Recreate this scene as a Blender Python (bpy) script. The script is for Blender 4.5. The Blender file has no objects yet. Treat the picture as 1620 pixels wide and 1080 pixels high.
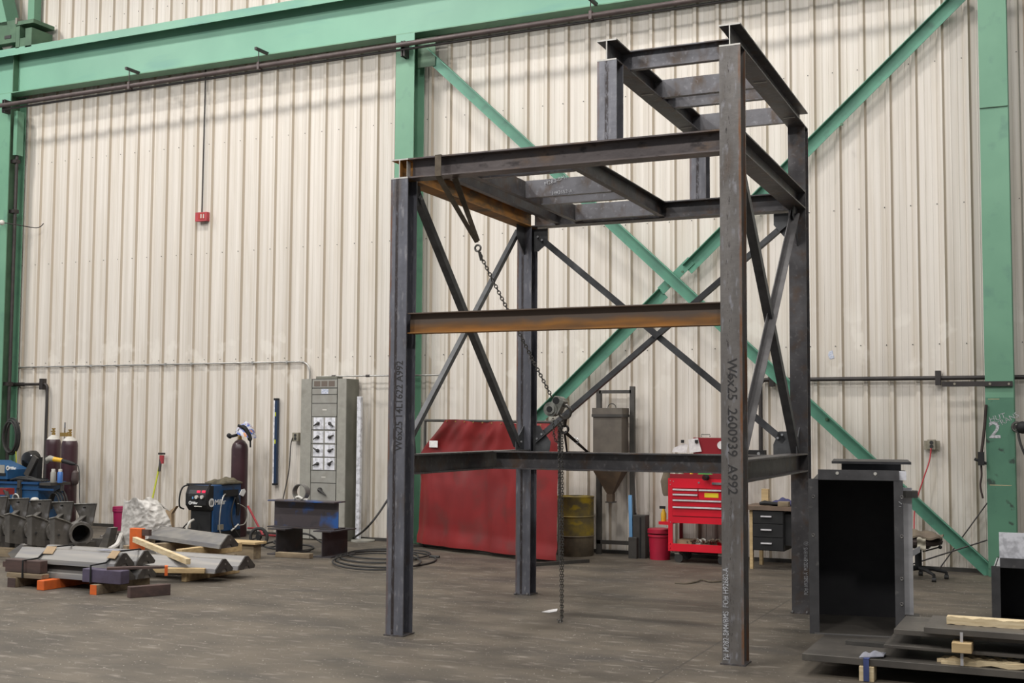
import bpy, bmesh, math, random
from mathutils import Vector, Matrix, noise
random.seed(7)
SC = bpy.context.scene
COL = SC.collection
PI = math.pi
sin, cos = math.sin, math.cos

# ------------------------------------------------------------------ camera (solved from the frame's corners)
CAM = Vector((4.966, -8.373, 1.6639)); YAW = .4338; PITCH = .0645; ROLL = .0059
FPX = 1914.2; PPY = 548.44
R0 = Vector((cos(YAW), sin(YAW), 0)); F0 = Vector((-sin(YAW), cos(YAW), 0)); U0 = Vector((0, 0, 1))
FW = F0*cos(PITCH) + U0*sin(PITCH); V0 = U0*cos(PITCH) - F0*sin(PITCH)
RT = R0*cos(ROLL) + V0*sin(ROLL); UP = -R0*sin(ROLL) + V0*cos(ROLL)
cd = bpy.data.cameras.new('camera'); cam = bpy.data.objects.new('camera', cd); COL.objects.link(cam)
M = Matrix((RT, UP, -FW)).transposed().to_4x4(); M.translation = CAM
cam.matrix_world = M
cd.sensor_width = 36; cd.lens = FPX/1620*36; cd.shift_y = (PPY-540)/1620; cd.clip_end = 200
SC.camera = cam

def ray(px, py):
    return FW + RT*((px-810)/FPX) + UP*((PPY-py)/FPX)
def Yp(px, py, y):
    d = ray(px, py); return CAM + d*((y-CAM.y)/d.y)
def Xp(px, py, x):
    d = ray(px, py); return CAM + d*((x-CAM.x)/d.x)
def Gp(px, py, z=0.0):
    d = ray(px, py); return CAM + d*((z-CAM.z)/d.z)
def Lp(px, py, a, b):
    """point on the vertical plane through floor points a, b"""
    n = Vector((-(b-a).y, (b-a).x, 0)); d = ray(px, py); return CAM + d*(((a-CAM).dot(n))/d.dot(n))
def V(*a): return Vector(a)

# ------------------------------------------------------------------ materials
def mat(name, col, col2=None, rough=.6, metal=0., scale=6., stretch=(1, 1, 1), lo=.35, hi=.65, bump=0., bscale=None,
        spot=None, spot2=None, detail=5, spec=.5, emit=None, alpha=None):
    m = bpy.data.materials.new(name); m.use_nodes = True
    nt = m.node_tree; N = nt.nodes; L = nt.links; b = N['Principled BSDF']
    b.inputs['Roughness'].default_value = rough; b.inputs['Metallic'].default_value = metal
    b.inputs['Specular IOR Level'].default_value = spec
    b.inputs['Base Color'].default_value = (*col, 1)
    tc = N.new('ShaderNodeTexCoord')
    def noise(sc, st, det):
        mp = N.new('ShaderNodeMapping'); mp.inputs['Scale'].default_value = st
        L.new(tc.outputs['Object'], mp.inputs['Vector'])
        n = N.new('ShaderNodeTexNoise'); n.inputs['Scale'].default_value = sc; n.inputs['Detail'].default_value = det
        L.new(mp.outputs[0], n.inputs['Vector']); return n.outputs['Fac']
    def rng(sock, a, c):
        r = N.new('ShaderNodeMapRange'); r.inputs['From Min'].default_value = a; r.inputs['From Max'].default_value = c
        L.new(sock, r.inputs['Value']); return r.outputs[0]
    cur = None
    def mix(fac, c):
        nonlocal cur
        x = N.new('ShaderNodeMix'); x.data_type = 'RGBA'
        L.new(fac, x.inputs[0])
        if cur is None: x.inputs[6].default_value = (*col, 1)
        else: L.new(cur, x.inputs[6])
        x.inputs[7].default_value = (*c, 1); cur = x.outputs[2]
    if col2 is not None: mix(rng(noise(scale, stretch, detail), lo, hi), col2)
    for s in (spot, spot2):
        if s: mix(rng(noise(s[1], s[4] if len(s) > 4 else (1, 1, 1), 4), s[2], s[3]), s[0])
    if cur is not None: L.new(cur, b.inputs['Base Color'])
    if bump:
        bn = N.new('ShaderNodeBump'); bn.inputs['Strength'].default_value = bump; bn.inputs['Distance'].default_value = .02
        L.new(noise(bscale or scale*3, (1, 1, 1), 4), bn.inputs['Height']); L.new(bn.outputs[0], b.inputs['Normal'])
    if emit:
        b.inputs['Emission Color'].default_value = (*emit[0], 1); b.inputs['Emission Strength'].default_value = emit[1]
    m['h'] = 1
    return m

MT = {}
def mk(n, *a, **k): MT[n] = mat(n, *a, **k)
mk('mill_steel', (.175, .172, .185), (.12, .115, .12), rough=.42, metal=.35, scale=5, stretch=(1, 1, .4), bump=.08, spot=((.10, .07, .05), 9, .52, .72, (1, 1, .5)), spot2=((.24, .235, .25), 26, .58, .74), detail=9)
mk('mill_dark', (.105, .10, .102), (.065, .06, .062), rough=.48, metal=.3, scale=5, bump=.1, spot=((.095, .062, .043), 7, .5, .72), spot2=((.15, .14, .14), 24, .58, .74), detail=9)
mk('beam_brown', (.13, .108, .102), (.085, .07, .068), rough=.45, metal=.3, scale=6, stretch=(.3, 1, 1), bump=.12, spot=((.17, .10, .05), 8, .54, .78, (.4, 1, 1)), spot2=((.045, .035, .033), 20, .56, .72, (.5, 1, 1)), detail=9)
mk('rust', (.33, .15, .03), (.12, .075, .035), rough=.7, metal=.1, scale=4, stretch=(.35, 1, 2.5), lo=.4, hi=.62, bump=.1, spot=((.33, .15, .03), 9, .52, .72, (.4, 1, 3)))
mk('brace_steel', (.095, .097, .10), (.06, .06, .063), rough=.5, metal=.3, scale=9)
mk('brace_light', (.12, .115, .115), (.08, .075, .075), rough=.7, metal=.05, scale=9)
mk('bare_steel', (.55, .54, .55), (.36, .36, .37), rough=.4, metal=.3, scale=9, stretch=(.3, .3, 1.5), lo=.3, hi=.9)
mk('saw_cut', (.62, .60, .55), (.5, .48, .44), rough=.4, metal=.3, scale=20)
mk('bolt', (.55, .55, .55), rough=.3, metal=.8)
mk('black_steel', (.045, .045, .048), (.03, .03, .031), rough=.5, metal=.3, scale=5, bump=.06, spot=((.075, .07, .068), 11, .55, .8))
mk('box_edge', (.10, .098, .10), (.07, .068, .07), rough=.5, metal=.3, scale=9, spot=((.19, .18, .17), 17, .62, .8))
mk('box_inside', (.035, .034, .036), (.022, .021, .024), rough=.6, metal=.2, scale=4, bump=.05)
mk('plate_steel', (.125, .112, .096), (.075, .068, .060), rough=.5, metal=.3, scale=3, bump=.06, spot=((.16, .145, .12), 6, .55, .8))
mk('green_paint', (.150, .315, .205), (.12, .27, .175), rough=.5, scale=1.5, spot=((.10, .22, .16), 5, .58, .8), bump=.03)
mk('green_girder', (.185, .385, .275), (.16, .34, .245), rough=.5, scale=1.2, spot=((.13, .30, .25), 2.2, .56, .8, (.3, 1, 2)), bump=.03)
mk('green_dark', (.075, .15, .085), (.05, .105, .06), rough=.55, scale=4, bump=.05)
mk('green_brace', (.10, .30, .20), (.08, .23, .16), rough=.5, scale=4, spot=((.06, .15, .11), 6, .58, .8))
mk('green_lower_falloff', (.085, .215, .135), (.065, .17, .11), rough=.6, scale=2.5, spot=((.035, .06, .045), 9, .62, .7))
mk('green_edge', (.05, .055, .045), (.08, .07, .05), rough=.7, scale=9)
mk('pipe_brown', (.10, .075, .07), (.07, .052, .05), rough=.5, metal=.2, scale=6)
mk('pipe_dark', (.045, .038, .035), (.03, .026, .025), rough=.55, metal=.2, scale=9)
mk('conduit', (.50, .49, .46), (.36, .35, .33), rough=.35, metal=.6, scale=9)
mk('cabinet_grey', (.315, .305, .265), (.27, .26, .225), rough=.55, scale=14, spot=((.2, .19, .16), 4, .58, .8))
mk('cabinet_side', (.19, .185, .15), (.13, .127, .10), rough=.6, scale=3, bump=.03)
mk('panel_grey', (.30, .295, .265), (.26, .25, .22), rough=.5, scale=9)
mk('chrome', (.75, .75, .76), rough=.12, metal=1.)
mk('silver_label', (.80, .80, .84), (.5, .5, .53), rough=.4, metal=.1, scale=18, lo=.45, hi=.65)
mk('handle_dark', (.06, .058, .055), rough=.4, metal=.4)
mk('vent_brown', (.14, .11, .09), rough=.7)
mk('vinyl_red', (.25, .022, .022), (.16, .018, .018), rough=.42, scale=1.6, lo=.3, hi=.7, bump=.05, spot=((.10, .035, .03), 2.3, .55, .8), spec=.4)
mk('vinyl_edge', (.42, .03, .02), (.3, .03, .025), rough=.45, scale=8)
mk('red_paint', (.68, .010, .028), (.58, .010, .026), rough=.3, scale=3)
mk('red_dark', (.25, .006, .014), rough=.45)
mk('level_blue', (.012, .03, .07), rough=.4)
mk('red_plastic', (.42, .012, .04), (.34, .01, .035), rough=.45, scale=5)
mk('magenta_plastic', (.30, .012, .075), (.24, .01, .06), rough=.5, scale=6)
mk('drum_paint', (.26, .19, .035), (.13, .105, .05), rough=.6, metal=.1, scale=5, lo=.4, hi=.6, bump=.1, spot=((.42, .30, .02), 4, .56, .68, (1, 1, 2)))
mk('drum_rust', (.17, .135, .085), (.10, .08, .055), rough=.65, metal=.2, scale=7, bump=.1)
mk('hopper', (.155, .135, .11), (.11, .095, .08), rough=.55, metal=.3, scale=6, bump=.05)
mk('hopper_rust', (.135, .09, .055), (.09, .065, .045), rough=.6, metal=.2, scale=6)
mk('frame_dark', (.06, .055, .048), (.04, .037, .033), rough=.6, scale=7)
mk('machine_blue', (.010, .062, .175), (.008, .05, .14), rough=.42, scale=3, spot=((.02, .03, .05), 9, .62, .8))
mk('machine_blue_light', (.012, .078, .19), (.009, .055, .14), rough=.45, scale=3)
mk('black_plastic', (.014, .014, .015), (.02, .02, .02), rough=.6, scale=6, spec=.3)
mk('handle_silver', (.78, .76, .77), (.6, .58, .6), rough=.35, metal=.2, scale=20)
mk('rubber', (.02, .02, .02), (.035, .033, .03), rough=.7, scale=9)
mk('white_paint', (.75, .75, .74), rough=.4)
mk('off_white', (.62, .60, .55), (.5, .48, .43), rough=.6, scale=6)
mk('cyl_maroon', (.055, .022, .028), (.038, .016, .02), rough=.35, scale=4, spot=((.10, .06, .06), 9, .6, .8), spec=.6)
mk('brass', (.45, .30, .10), rough=.35, metal=.8)
mk('yellow', (.62, .36, .02), rough=.45)
mk('yellow_green', (.45, .48, .03), rough=.45)
mk('orange', (.70, .13, .015), (.5, .10, .02), rough=.65, scale=7)
mk('blue_can', (.05, .15, .42), rough=.35)
mk('skyblue', (.16, .36, .62), rough=.5)
mk('strap_blue', (.05, .07, .2), (.035, .05, .14), rough=.8, scale=9)
mk('rag', (.30, .30, .33), (.2, .2, .24), rough=.9, scale=12)
mk('wood_raw', (.55, .40, .21), (.42, .30, .15), rough=.75, scale=9, stretch=(.3, 2, 4), bump=.1)
mk('wood_pale', (.68, .56, .36), (.52, .40, .23), rough=.75, scale=9, stretch=(.3, 2, 4), bump=.15, spot=((.35, .24, .12), 12, .6, .75, (.4, 1, 2)))
mk('wood_old', (.27, .21, .13), (.16, .12, .08), rough=.85, scale=6, stretch=(.6, 2, 3), bump=.15)
mk('wood_brown', (.085, .05, .042), (.05, .032, .028), rough=.75, scale=5, stretch=(.6, 2, 3), bump=.15)
mk('wood_purple', (.085, .07, .115), (.06, .045, .07), rough=.7, scale=5, bump=.12)
mk('zinc_bar', (.25, .235, .21), (.18, .172, .165), rough=.45, metal=.35, scale=6, stretch=(.1, 2, 3), lo=.4, hi=.6, spot=((.17, .165, .175), 7, .5, .75, (.2, 1, 3)), detail=7)
mk('bar_end', (.075, .068, .06), (.045, .04, .037), rough=.6, metal=.2, scale=12)
mk('cast_steel', (.15, .138, .122), (.09, .082, .073), rough=.45, metal=.35, scale=5, bump=.12, spot=((.30, .29, .29), 7, .54, .72))
mk('weld', (.42, .40, .36), (.2, .19, .17), rough=.4, metal=.6, scale=30)
mk('cardboard', (.38, .27, .16), (.28, .2, .12), rough=.85, scale=8)
mk('tarp', (.60, .575, .54), (.42, .40, .37), rough=.95, scale=9, bump=.35, bscale=20, spec=.1, detail=9)
mk('blue_beam', (.075, .062, .066), (.025, .10, .33), rough=.5, metal=.2, scale=2.6, stretch=(1, 1, 1), lo=.50, hi=.62, spot=((.05, .045, .05), 9, .55, .8))
mk('dark_bench', (.065, .06, .065), (.04, .035, .037), rough=.55, metal=.3, scale=4, spot=((.085, .055, .05), 5, .55, .8))
mk('glove', (.13, .11, .07), (.07, .06, .04), rough=.95, scale=16)
mk('cloth_dark', (.05, .035, .03), (.03, .022, .02), rough=.95, scale=9)
mk('cloth_brown', (.18, .145, .10), (.13, .10, .075), rough=.95, scale=6)
mk('paper', (.80, .78, .76), (.66, .63, .63), rough=.8, scale=25)
mk('label_yellow', (.78, .60, .02), rough=.5)
mk('lens_green', (.10, .42, .08), rough=.4)
mk('display_red', (.3, .01, .02), rough=.3, emit=((1, .03, .08), 1.6))
mk('chalk', (.55, .56, .58), (.30, .30, .31), scale=60, lo=.4, hi=.6, rough=.9)
mk('stencil', (.03, .028, .028), rough=.7)
mk('sling', (.13, .105, .075), (.09, .07, .05), rough=.9, scale=20, stretch=(1, 1, 1))
mk('sling_edge', (.20, .15, .09), rough=.9)
mk('chain_steel', (.10, .095, .085), (.16, .15, .14), rough=.4, metal=.7, scale=30)
mk('hoist_alloy', (.30, .30, .27), (.14, .14, .12), rough=.4, metal=.5, scale=18)
mk('blue_fabric', (.05, .05, .12), rough=.9)
mk('table_brown', (.17, .115, .08), (.12, .085, .06), rough=.6, scale=6)
mk('outlet_box', (.33, .30, .23), (.24, .22, .17), rough=.5, metal=.2, scale=9)
mk('box_red', (.42, .05, .06), (.33, .04, .05), rough=.5, scale=12)
mk('cord_red', (.42, .03, .04), rough=.6)
mk('sticker_blue', (.30, .36, .50), (.65, .65, .68), rough=.6, scale=50)

# mixed marks on the flanges of the columns: rust along one edge, a dark ragged stripe on the web line
def column_mat(name, edge_rust, stripe, sw, slo, shi, base):
    m = mat(name, base, tuple(c*.68 for c in base), rough=.45, metal=.3, scale=7, stretch=(1, 1, .35), detail=9, bump=.1,
            spot=((.12, .09, .07), 7, .58, .80, (1, 1, .35)), spot2=((.26, .255, .27), 21, .56, .72, (1.5, 1, .4)))
    nt = m.node_tree; N = nt.nodes; L = nt.links; b = N['Principled BSDF']
    src = b.inputs['Base Color'].links[0].from_socket
    tc = N.new('ShaderNodeTexCoord'); sp = N.new('ShaderNodeSeparateXYZ'); L.new(tc.outputs['Object'], sp.inputs[0])
    def stripe_fac(x0, w, sc, lo, hi):
        a = N.new('ShaderNodeMath'); a.operation = 'SUBTRACT'; L.new(sp.outputs[0], a.inputs[0]); a.inputs[1].default_value = x0
        c = N.new('ShaderNodeMath'); c.operation = 'ABSOLUTE'; L.new(a.outputs[0], c.inputs[0])
        r = N.new('ShaderNodeMapRange'); L.new(c.outputs[0], r.inputs[0]); r.inputs[1].default_value = w*.6; r.inputs[2].default_value = w*1.4
        r.inputs[3].default_value = 1; r.inputs[4].default_value = 0
        n = N.new('ShaderNodeTexNoise'); n.inputs['Scale'].default_value = sc; n.inputs['Detail'].default_value = 8; n.inputs['Roughness'].default_value = .7
        mp = N.new('ShaderNodeMapping'); mp.inputs['Scale'].default_value = (1.6, 1, .3); L.new(tc.outputs['Object'], mp.inputs[0]); L.new(mp.outputs[0], n.inputs['Vector'])
        r2 = N.new('ShaderNodeMapRange'); L.new(n.outputs['Fac'], r2.inputs[0]); r2.inputs[1].default_value = lo; r2.inputs[2].default_value = hi
        mu = N.new('ShaderNodeMath'); mu.operation = 'MULTIPLY'; L.new(r.outputs[0], mu.inputs[0]); L.new(r2.outputs[0], mu.inputs[1]); return mu.outputs[0]
    for f, c in ((stripe_fac(stripe, sw, 42, slo, shi), (.042, .033, .032)), (stripe_fac(edge_rust, .012, 5, .44, .6), (.20, .09, .04))):
        x = N.new('ShaderNodeMix'); x.data_type = 'RGBA'; L.new(f, x.inputs[0]); L.new(src, x.inputs[6]); x.inputs[7].default_value = (*c, 1); src = x.outputs[2]
    L.new(src, b.inputs['Base Color']); MT[name] = m
column_mat('column_steel', .004, .060, .013, .36, .47, (.165, .167, .192))
column_mat('column_steel_marked', .150, .060, .020, .555, .62, (.185, .17, .158))
column_mat('stub_steel', .004, .076, .014, .42, .52, (.235, .235, .26))

def rust_rail():
    m = mat('rust_rail', (.34, .15, .028), (.17, .085, .03), rough=.75, metal=.05, scale=6, stretch=(.35, 1, 2.5), bump=.1, detail=9)
    nt = m.node_tree; N = nt.nodes; L = nt.links; b = N['Principled BSDF']; src = b.inputs['Base Color'].links[0].from_socket
    tc = N.new('ShaderNodeTexCoord'); sp = N.new('ShaderNodeSeparateXYZ'); L.new(tc.outputs['Object'], sp.inputs[0])
    n = N.new('ShaderNodeTexNoise'); n.inputs['Scale'].default_value = 3; n.inputs['Detail'].default_value = 6; L.new(tc.outputs['Object'], n.inputs['Vector'])
    a = N.new('ShaderNodeMath'); a.operation = 'MULTIPLY_ADD'; L.new(n.outputs['Fac'], a.inputs[0]); a.inputs[1].default_value = .12; L.new(sp.outputs[2], a.inputs[2])
    r = N.new('ShaderNodeMapRange'); L.new(a.outputs[0], r.inputs[0]); r.inputs[1].default_value = 2.49; r.inputs[2].default_value = 2.54
    x = N.new('ShaderNodeMix'); x.data_type = 'RGBA'; L.new(r.outputs[0], x.inputs[0]); L.new(src, x.inputs[6]); x.inputs[7].default_value = (.115, .085, .065, 1)
    L.new(x.outputs[2], b.inputs['Base Color']); MT['rust_rail'] = m
rust_rail()

# corrugated wall liner: warm white, brown dirt and painted shade on the ribs, streaks, grime low down
def wall_mat():
    m = mat('wall_liner', (.69, .645, .585), (.575, .53, .47), rough=.55, scale=2.6, stretch=(5, 1, .07), lo=.35, hi=.7, detail=10, bump=.03)
    nt = m.node_tree; N = nt.nodes; L = nt.links; b = N['Principled BSDF']
    src = b.inputs['Base Color'].links[0].from_socket
    tc = N.new('ShaderNodeTexCoord'); sp = N.new('ShaderNodeSeparateXYZ'); L.new(tc.outputs['Object'], sp.inputs[0])
    def mr(s, a, c, o1=0., o2=1.):
        r = N.new('ShaderNodeMapRange'); L.new(s, r.inputs[0]); r.inputs[1].default_value = a; r.inputs[2].default_value = c
        r.inputs[3].default_value = o1; r.inputs[4].default_value = o2; return r.outputs[0]
    def mul(a, c):
        x = N.new('ShaderNodeMath'); x.operation = 'MULTIPLY'; L.new(a, x.inputs[0])
        if isinstance(c, float): x.inputs[1].default_value = c
        else: L.new(c, x.inputs[1])
        return x.outputs[0]
    def noi(sc, st, det=6):
        mp = N.new('ShaderNodeMapping'); mp.inputs['Scale'].default_value = st; L.new(tc.outputs['Object'], mp.inputs[0])
        n = N.new('ShaderNodeTexNoise'); n.inputs['Scale'].default_value = sc; n.inputs['Detail'].default_value = det; L.new(mp.outputs[0], n.inputs['Vector']); return n.outputs['Fac']
    def mix(f, c):
        nonlocal src
        x = N.new('ShaderNodeMix'); x.data_type = 'RGBA'; L.new(f, x.inputs[0]); L.new(src, x.inputs[6]); x.inputs[7].default_value = (*c, 1); src = x.outputs[2]
    # rib flanks: dust, plus the right flank's shade put into the colour (y is depth; object x runs along the wall)
    xm = N.new('ShaderNodeMath'); xm.operation = 'SUBTRACT'; L.new(sp.outputs[0], xm.inputs[0]); xm.inputs[1].default_value = 3.05-62*.3014-.022
    xq = N.new('ShaderNodeMath'); xq.operation = 'FLOORED_MODULO'; L.new(xm.outputs[0], xq.inputs[0]); xq.inputs[1].default_value = .3014
    mix(mul(mul(mr(xq.outputs[0], .034, .022), mr(xq.outputs[0], -.001, .001)), .72), (.36, .285, .195))
    mix(mul(mul(mr(xq.outputs[0], .2300, .2350), mr(xq.outputs[0], .2460, .2415)), .5), (.38, .33, .26))
    mix(mul(mul(mr(xq.outputs[0], .258, .262), mr(xq.outputs[0], .284, .278)), .22), (.45, .36, .26))
    mix(mul(mr(noi(4.5, (2.4, 1, .35)), .5, .7), mul(mr(sp.outputs[2], 3.2, .2), .42)), (.36, .30, .21))
    mix(mul(mr(noi(2.4, (4.5, 1, .25)), .48, .75), .35), (.46, .39, .29))
    mix(mul(mr(noi(5, (6, 1, .03), 8), .52, .68), .30), (.40, .34, .26))
    mix(mul(mr(noi(3.2, (2.5, 1, .9), 8), .55, .72), mul(mr(sp.outputs[2], 1.4, 0), .7)), (.22, .17, .11))
    # wiped, cleaner patches at reach height
    mix(mul(mr(noi(3.3, (1.0, 1, .8), 3), .56, .62), mul(mul(mr(sp.outputs[2], 1.9, 2.3), mr(sp.outputs[2], 3.2, 2.9)), .45)), (.74, .70, .63))
    L.new(src, b.inputs['Base Color']); MT['wall_liner'] = m
wall_mat()

def floor_mat():
    m = mat('concrete', (.132, .110, .083), (.068, .058, .046), rough=.6, scale=1.5, stretch=(.8, 1.25, 1), lo=.34, hi=.66, detail=9, bump=.04, bscale=20, spec=.35,
            spot=((.062, .054, .046), 1.3, .52, .72, (.6, 1.5, 1)), spot2=((.20, .175, .145), 6, .57, .74, (.7, 2.0, 1)))
    nt = m.node_tree; N = nt.nodes; L = nt.links; b = N['Principled BSDF']
    src = b.inputs['Base Color'].links[0].from_socket
    tc = N.new('ShaderNodeTexCoord'); sp = N.new('ShaderNodeSeparateXYZ'); L.new(tc.outputs['Object'], sp.inputs[0])
    for ax, pos in ((1, 3.73), (0, 2.45), (1, -2.4), (0, -3.75)):
        a = N.new('ShaderNodeMath'); a.operation = 'SUBTRACT'; L.new(sp.outputs[ax], a.inputs[0]); a.inputs[1].default_value = pos
        c = N.new('ShaderNodeMath'); c.operation = 'ABSOLUTE'; L.new(a.outputs[0], c.inputs[0])
        r = N.new('ShaderNodeMapRange'); L.new(c.outputs[0], r.inputs[0]); r.inputs[1].default_value = .004; r.inputs[2].default_value = .014; r.inputs[3].default_value = .7; r.inputs[4].default_value = 0
        x = N.new('ShaderNodeMix'); x.data_type = 'RGBA'; L.new(r.outputs[0], x.inputs[0]); L.new(src, x.inputs[6]); x.inputs[7].default_value = (.05, .043, .036, 1); src = x.outputs[2]
    # small pale and dark specks
    for sc, lo, hi, c in ((38, .68, .74, (.42, .39, .34)), (27, .70, .74, (.06, .05, .045))):
        n = N.new('ShaderNodeTexNoise'); n.inputs['Scale'].default_value = sc; n.inputs['Detail'].default_value = 2
        L.new(tc.outputs['Object'], n.inputs['Vector'])
        r = N.new('ShaderNodeMapRange'); L.new(n.outputs['Fac'], r.inputs[0]); r.inputs[1].default_value = lo; r.inputs[2].default_value = hi
        x = N.new('ShaderNodeMix'); x.data_type = 'RGBA'; L.new(r.outputs[0], x.inputs[0]); L.new(src, x.inputs[6]); x.inputs[7].default_value = (*c, 1); src = x.outputs[2]
    L.new(src, b.inputs['Base Color']); MT['concrete'] = m
floor_mat()

# ------------------------------------------------------------------ mesh building
WM = {}      # world matrix of every root, for local coordinates
def wm(o): return WM.get(o.name, Matrix.Identity(4)) if o else Matrix.Identity(4)

class MB:
    def __init__(s, M=None): s.v = []; s.f = []; s.M = M
    def add(s, vs, fs):
        n = len(s.v)
        s.v += [(s.M @ Vector(p)) if s.M else Vector(p) for p in vs]; s.f += [tuple(i+n for i in f) for f in fs]; return s
    def box(s, x0, y0, z0, x1, y1, z1, T=None):
        vs = [(x, y, z) for z in (z0, z1) for x, y in ((x0, y0), (x1, y0), (x1, y1), (x0, y1))]
        if T: vs = [T @ Vector(p) for p in vs]
        return s.add(vs, [(3, 2, 1, 0), (4, 5, 6, 7), (0, 1, 5, 4), (1, 2, 6, 5), (2, 3, 7, 6), (3, 0, 4, 7)])
    def prism(s, pts, off):
        off = Vector(off); n = len(pts); a = [Vector(p) for p in pts]
        return s.add(a+[p+off for p in a], [tuple(range(n))[::-1], tuple(range(n, 2*n))]+[(i, (i+1) % n, n+(i+1) % n, n+i) for i in range(n)])
    def ring(s, rings, caps=True, closed=False):
        n = len(rings[0]); vs = [p for r in rings for p in r]; m = len(rings); fs = []
        for k in range(m if closed else m-1):
            k2 = (k+1) % m
            fs += [(k*n+i, k*n+(i+1) % n, k2*n+(i+1) % n, k2*n+i) for i in range(n)]
        if caps and not closed: fs += [tuple(range(n))[::-1], tuple((m-1)*n+i for i in range(n))]
        return s.add(vs, fs)
    def cyl(s, p0, p1, r, r1=None, n=16, caps=True):
        p0, p1 = Vector(p0), Vector(p1); d = (p1-p0).normalized(); a = d.orthogonal().normalized(); b = d.cross(a); r1 = r if r1 is None else r1
        return s.ring([[p0+(a*cos(t)+b*sin(t))*r for t in [2*PI*i/n for i in range(n)]], [p1+(a*cos(t)+b*sin(t))*r1 for t in [2*PI*i/n for i in range(n)]]], caps)
    def tube(s, pts, r, n=8, closed=False):
        P = [Vector(p) for p in pts]; m = len(P); rings = []; prev = None
        for k in range(m):
            if closed: d = P[(k+1) % m]-P[k-1]
            else: d = P[min(k+1, m-1)]-P[max(k-1, 0)]
            d = d.normalized() if d.length > 1e-9 else Vector((0, 0, 1))
            a = d.orthogonal().normalized() if prev is None else (prev-d*prev.dot(d)).normalized()
            prev = a; b = d.cross(a)
            rr = r[k] if isinstance(r, (list, tuple)) else r
            rings.append([P[k]+(a*cos(t)+b*sin(t))*rr for t in [2*PI*i/n for i in range(n)]])
        return s.ring(rings, True, closed)
    def lathe(s, c, prof, n=24, axis=(0, 0, 1)):
        c = Vector(c); ax = Vector(axis).normalized(); a = ax.orthogonal().normalized(); b = ax.cross(a)
        return s.ring([[c+ax*z+(a*cos(t)+b*sin(t))*max(r, 1e-4) for t in [2*PI*i/n for i in range(n)]] for r, z in prof], True)
    def beam(s, p0, p1, up, h, b, tw=.008, tf=.0115, kind='I', anchor=(0, 0)):
        """extruded section; side = dir x up; (0,0) of the section is its lower left corner moved by anchor"""
        p0, p1 = Vector(p0), Vector(p1); d = (p1-p0).normalized(); up = Vector(up).normalized(); sd = d.cross(up).normalized(); up = sd.cross(d)
        if kind == 'I':
            c = b/2; w = tw/2
            q = [(0, 0), (b, 0), (b, tf), (c+w, tf), (c+w, h-tf), (b, h-tf), (b, h), (0, h), (0, h-tf), (c-w, h-tf), (c-w, tf), (0, tf)]
        elif kind == 'C': q = [(0, 0), (b, 0), (b, tf), (tw, tf), (tw, h-tf), (b, h-tf), (b, h), (0, h)]
        elif kind == 'L': q = [(0, 0), (b, 0), (b, tw), (tw, tw), (tw, h), (0, h)]
        elif kind == 'B': q = [(0, 0), (b, 0), (b, h), (0, h)]
        ring = lambda o: [o+sd*(x+anchor[0])+up*(y+anchor[1]) for x, y in q]
        return s.ring([ring(p0), ring(p1)], True)
    def torus(s, c, axis, R, r, n=32, m=8, sx=1., sy=1., a=None):
        c = Vector(c); ax = Vector(axis).normalized(); a = Vector(a).normalized() if a else ax.orthogonal().normalized(); b = ax.cross(a)
        return s.tube([c+a*cos(t)*R*sx+b*sin(t)*R*sy for t in [2*PI*i/n for i in range(n)]], r, m, True)
    def sphere(s, c, r, n=16, m=10, sc=(1, 1, 1)):
        c = Vector(c)
        return s.ring([[c+Vector((sc[0]*r*sin(p)*cos(t), sc[1]*r*sin(p)*sin(t), -sc[2]*r*cos(p))) for t in [2*PI*i/n for i in range(n)]] for p in [max(1e-3, PI*k/m) if k < m else PI-1e-3 for k in range(m+1)]], True)
    def grid(s, fn, nu, nv, thick=None):
        P = [[Vector(fn(i/nu, j/nv)) for i in range(nu+1)] for j in range(nv+1)]
        w = nu+1; vs = [p for r in P for p in r]
        fs = [(j*w+i, j*w+i+1, (j+1)*w+i+1, (j+1)*w+i) for j in range(nv) for i in range(nu)]
        if thick:
            t = Vector(thick); k = len(vs); vs = vs+[p+t for p in vs]; fs = fs+[tuple(i+k for i in f[::-1]) for f in fs]
            rim = [i for i in range(w)]+[j*w+nu for j in range(1, nv+1)]+[nv*w+i for i in range(nu-1, -1, -1)]+[j*w for j in range(nv-1, 0, -1)]
            fs += [(rim[i], rim[(i+1) % len(rim)], rim[(i+1) % len(rim)]+k, rim[i]+k) for i in range(len(rim))]
        return s.add(vs, fs)
    def build(s, name, m, parent=None, smooth=False, bevel=0, origin=None):
        me = bpy.data.meshes.new(name)
        if parent is not None: W = wm(parent)
        else:
            if origin is None:
                xs = [p.x for p in s.v]; ys = [p.y for p in s.v]; zs = [p.z for p in s.v]
                origin = ((min(xs)+max(xs))/2, (min(ys)+max(ys))/2, min(zs))
            W = Matrix.Translation(Vector(origin))
        I = W.inverted()
        me.from_pydata([I @ p for p in s.v], [], s.f); me.update()
        bm = bmesh.new(); bm.from_mesh(me); bmesh.ops.recalc_face_normals(bm, faces=bm.faces); bm.to_mesh(me); bm.free()
        me.materials.append(MT[m])
        if smooth:
            for p in me.polygons: p.use_smooth = True
            me.set_sharp_from_angle(angle=math.radians(38))
        o = bpy.data.objects.new(name, me); COL.objects.link(o)
        if parent is not None: o.parent = parent
        else: o.matrix_world = W
        WM[o.name] = W
        if bevel:
            b = o.modifiers.new('edge', 'BEVEL'); b.width = bevel; b.segments = 1; b.limit_method = 'ANGLE'
        return o

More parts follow.
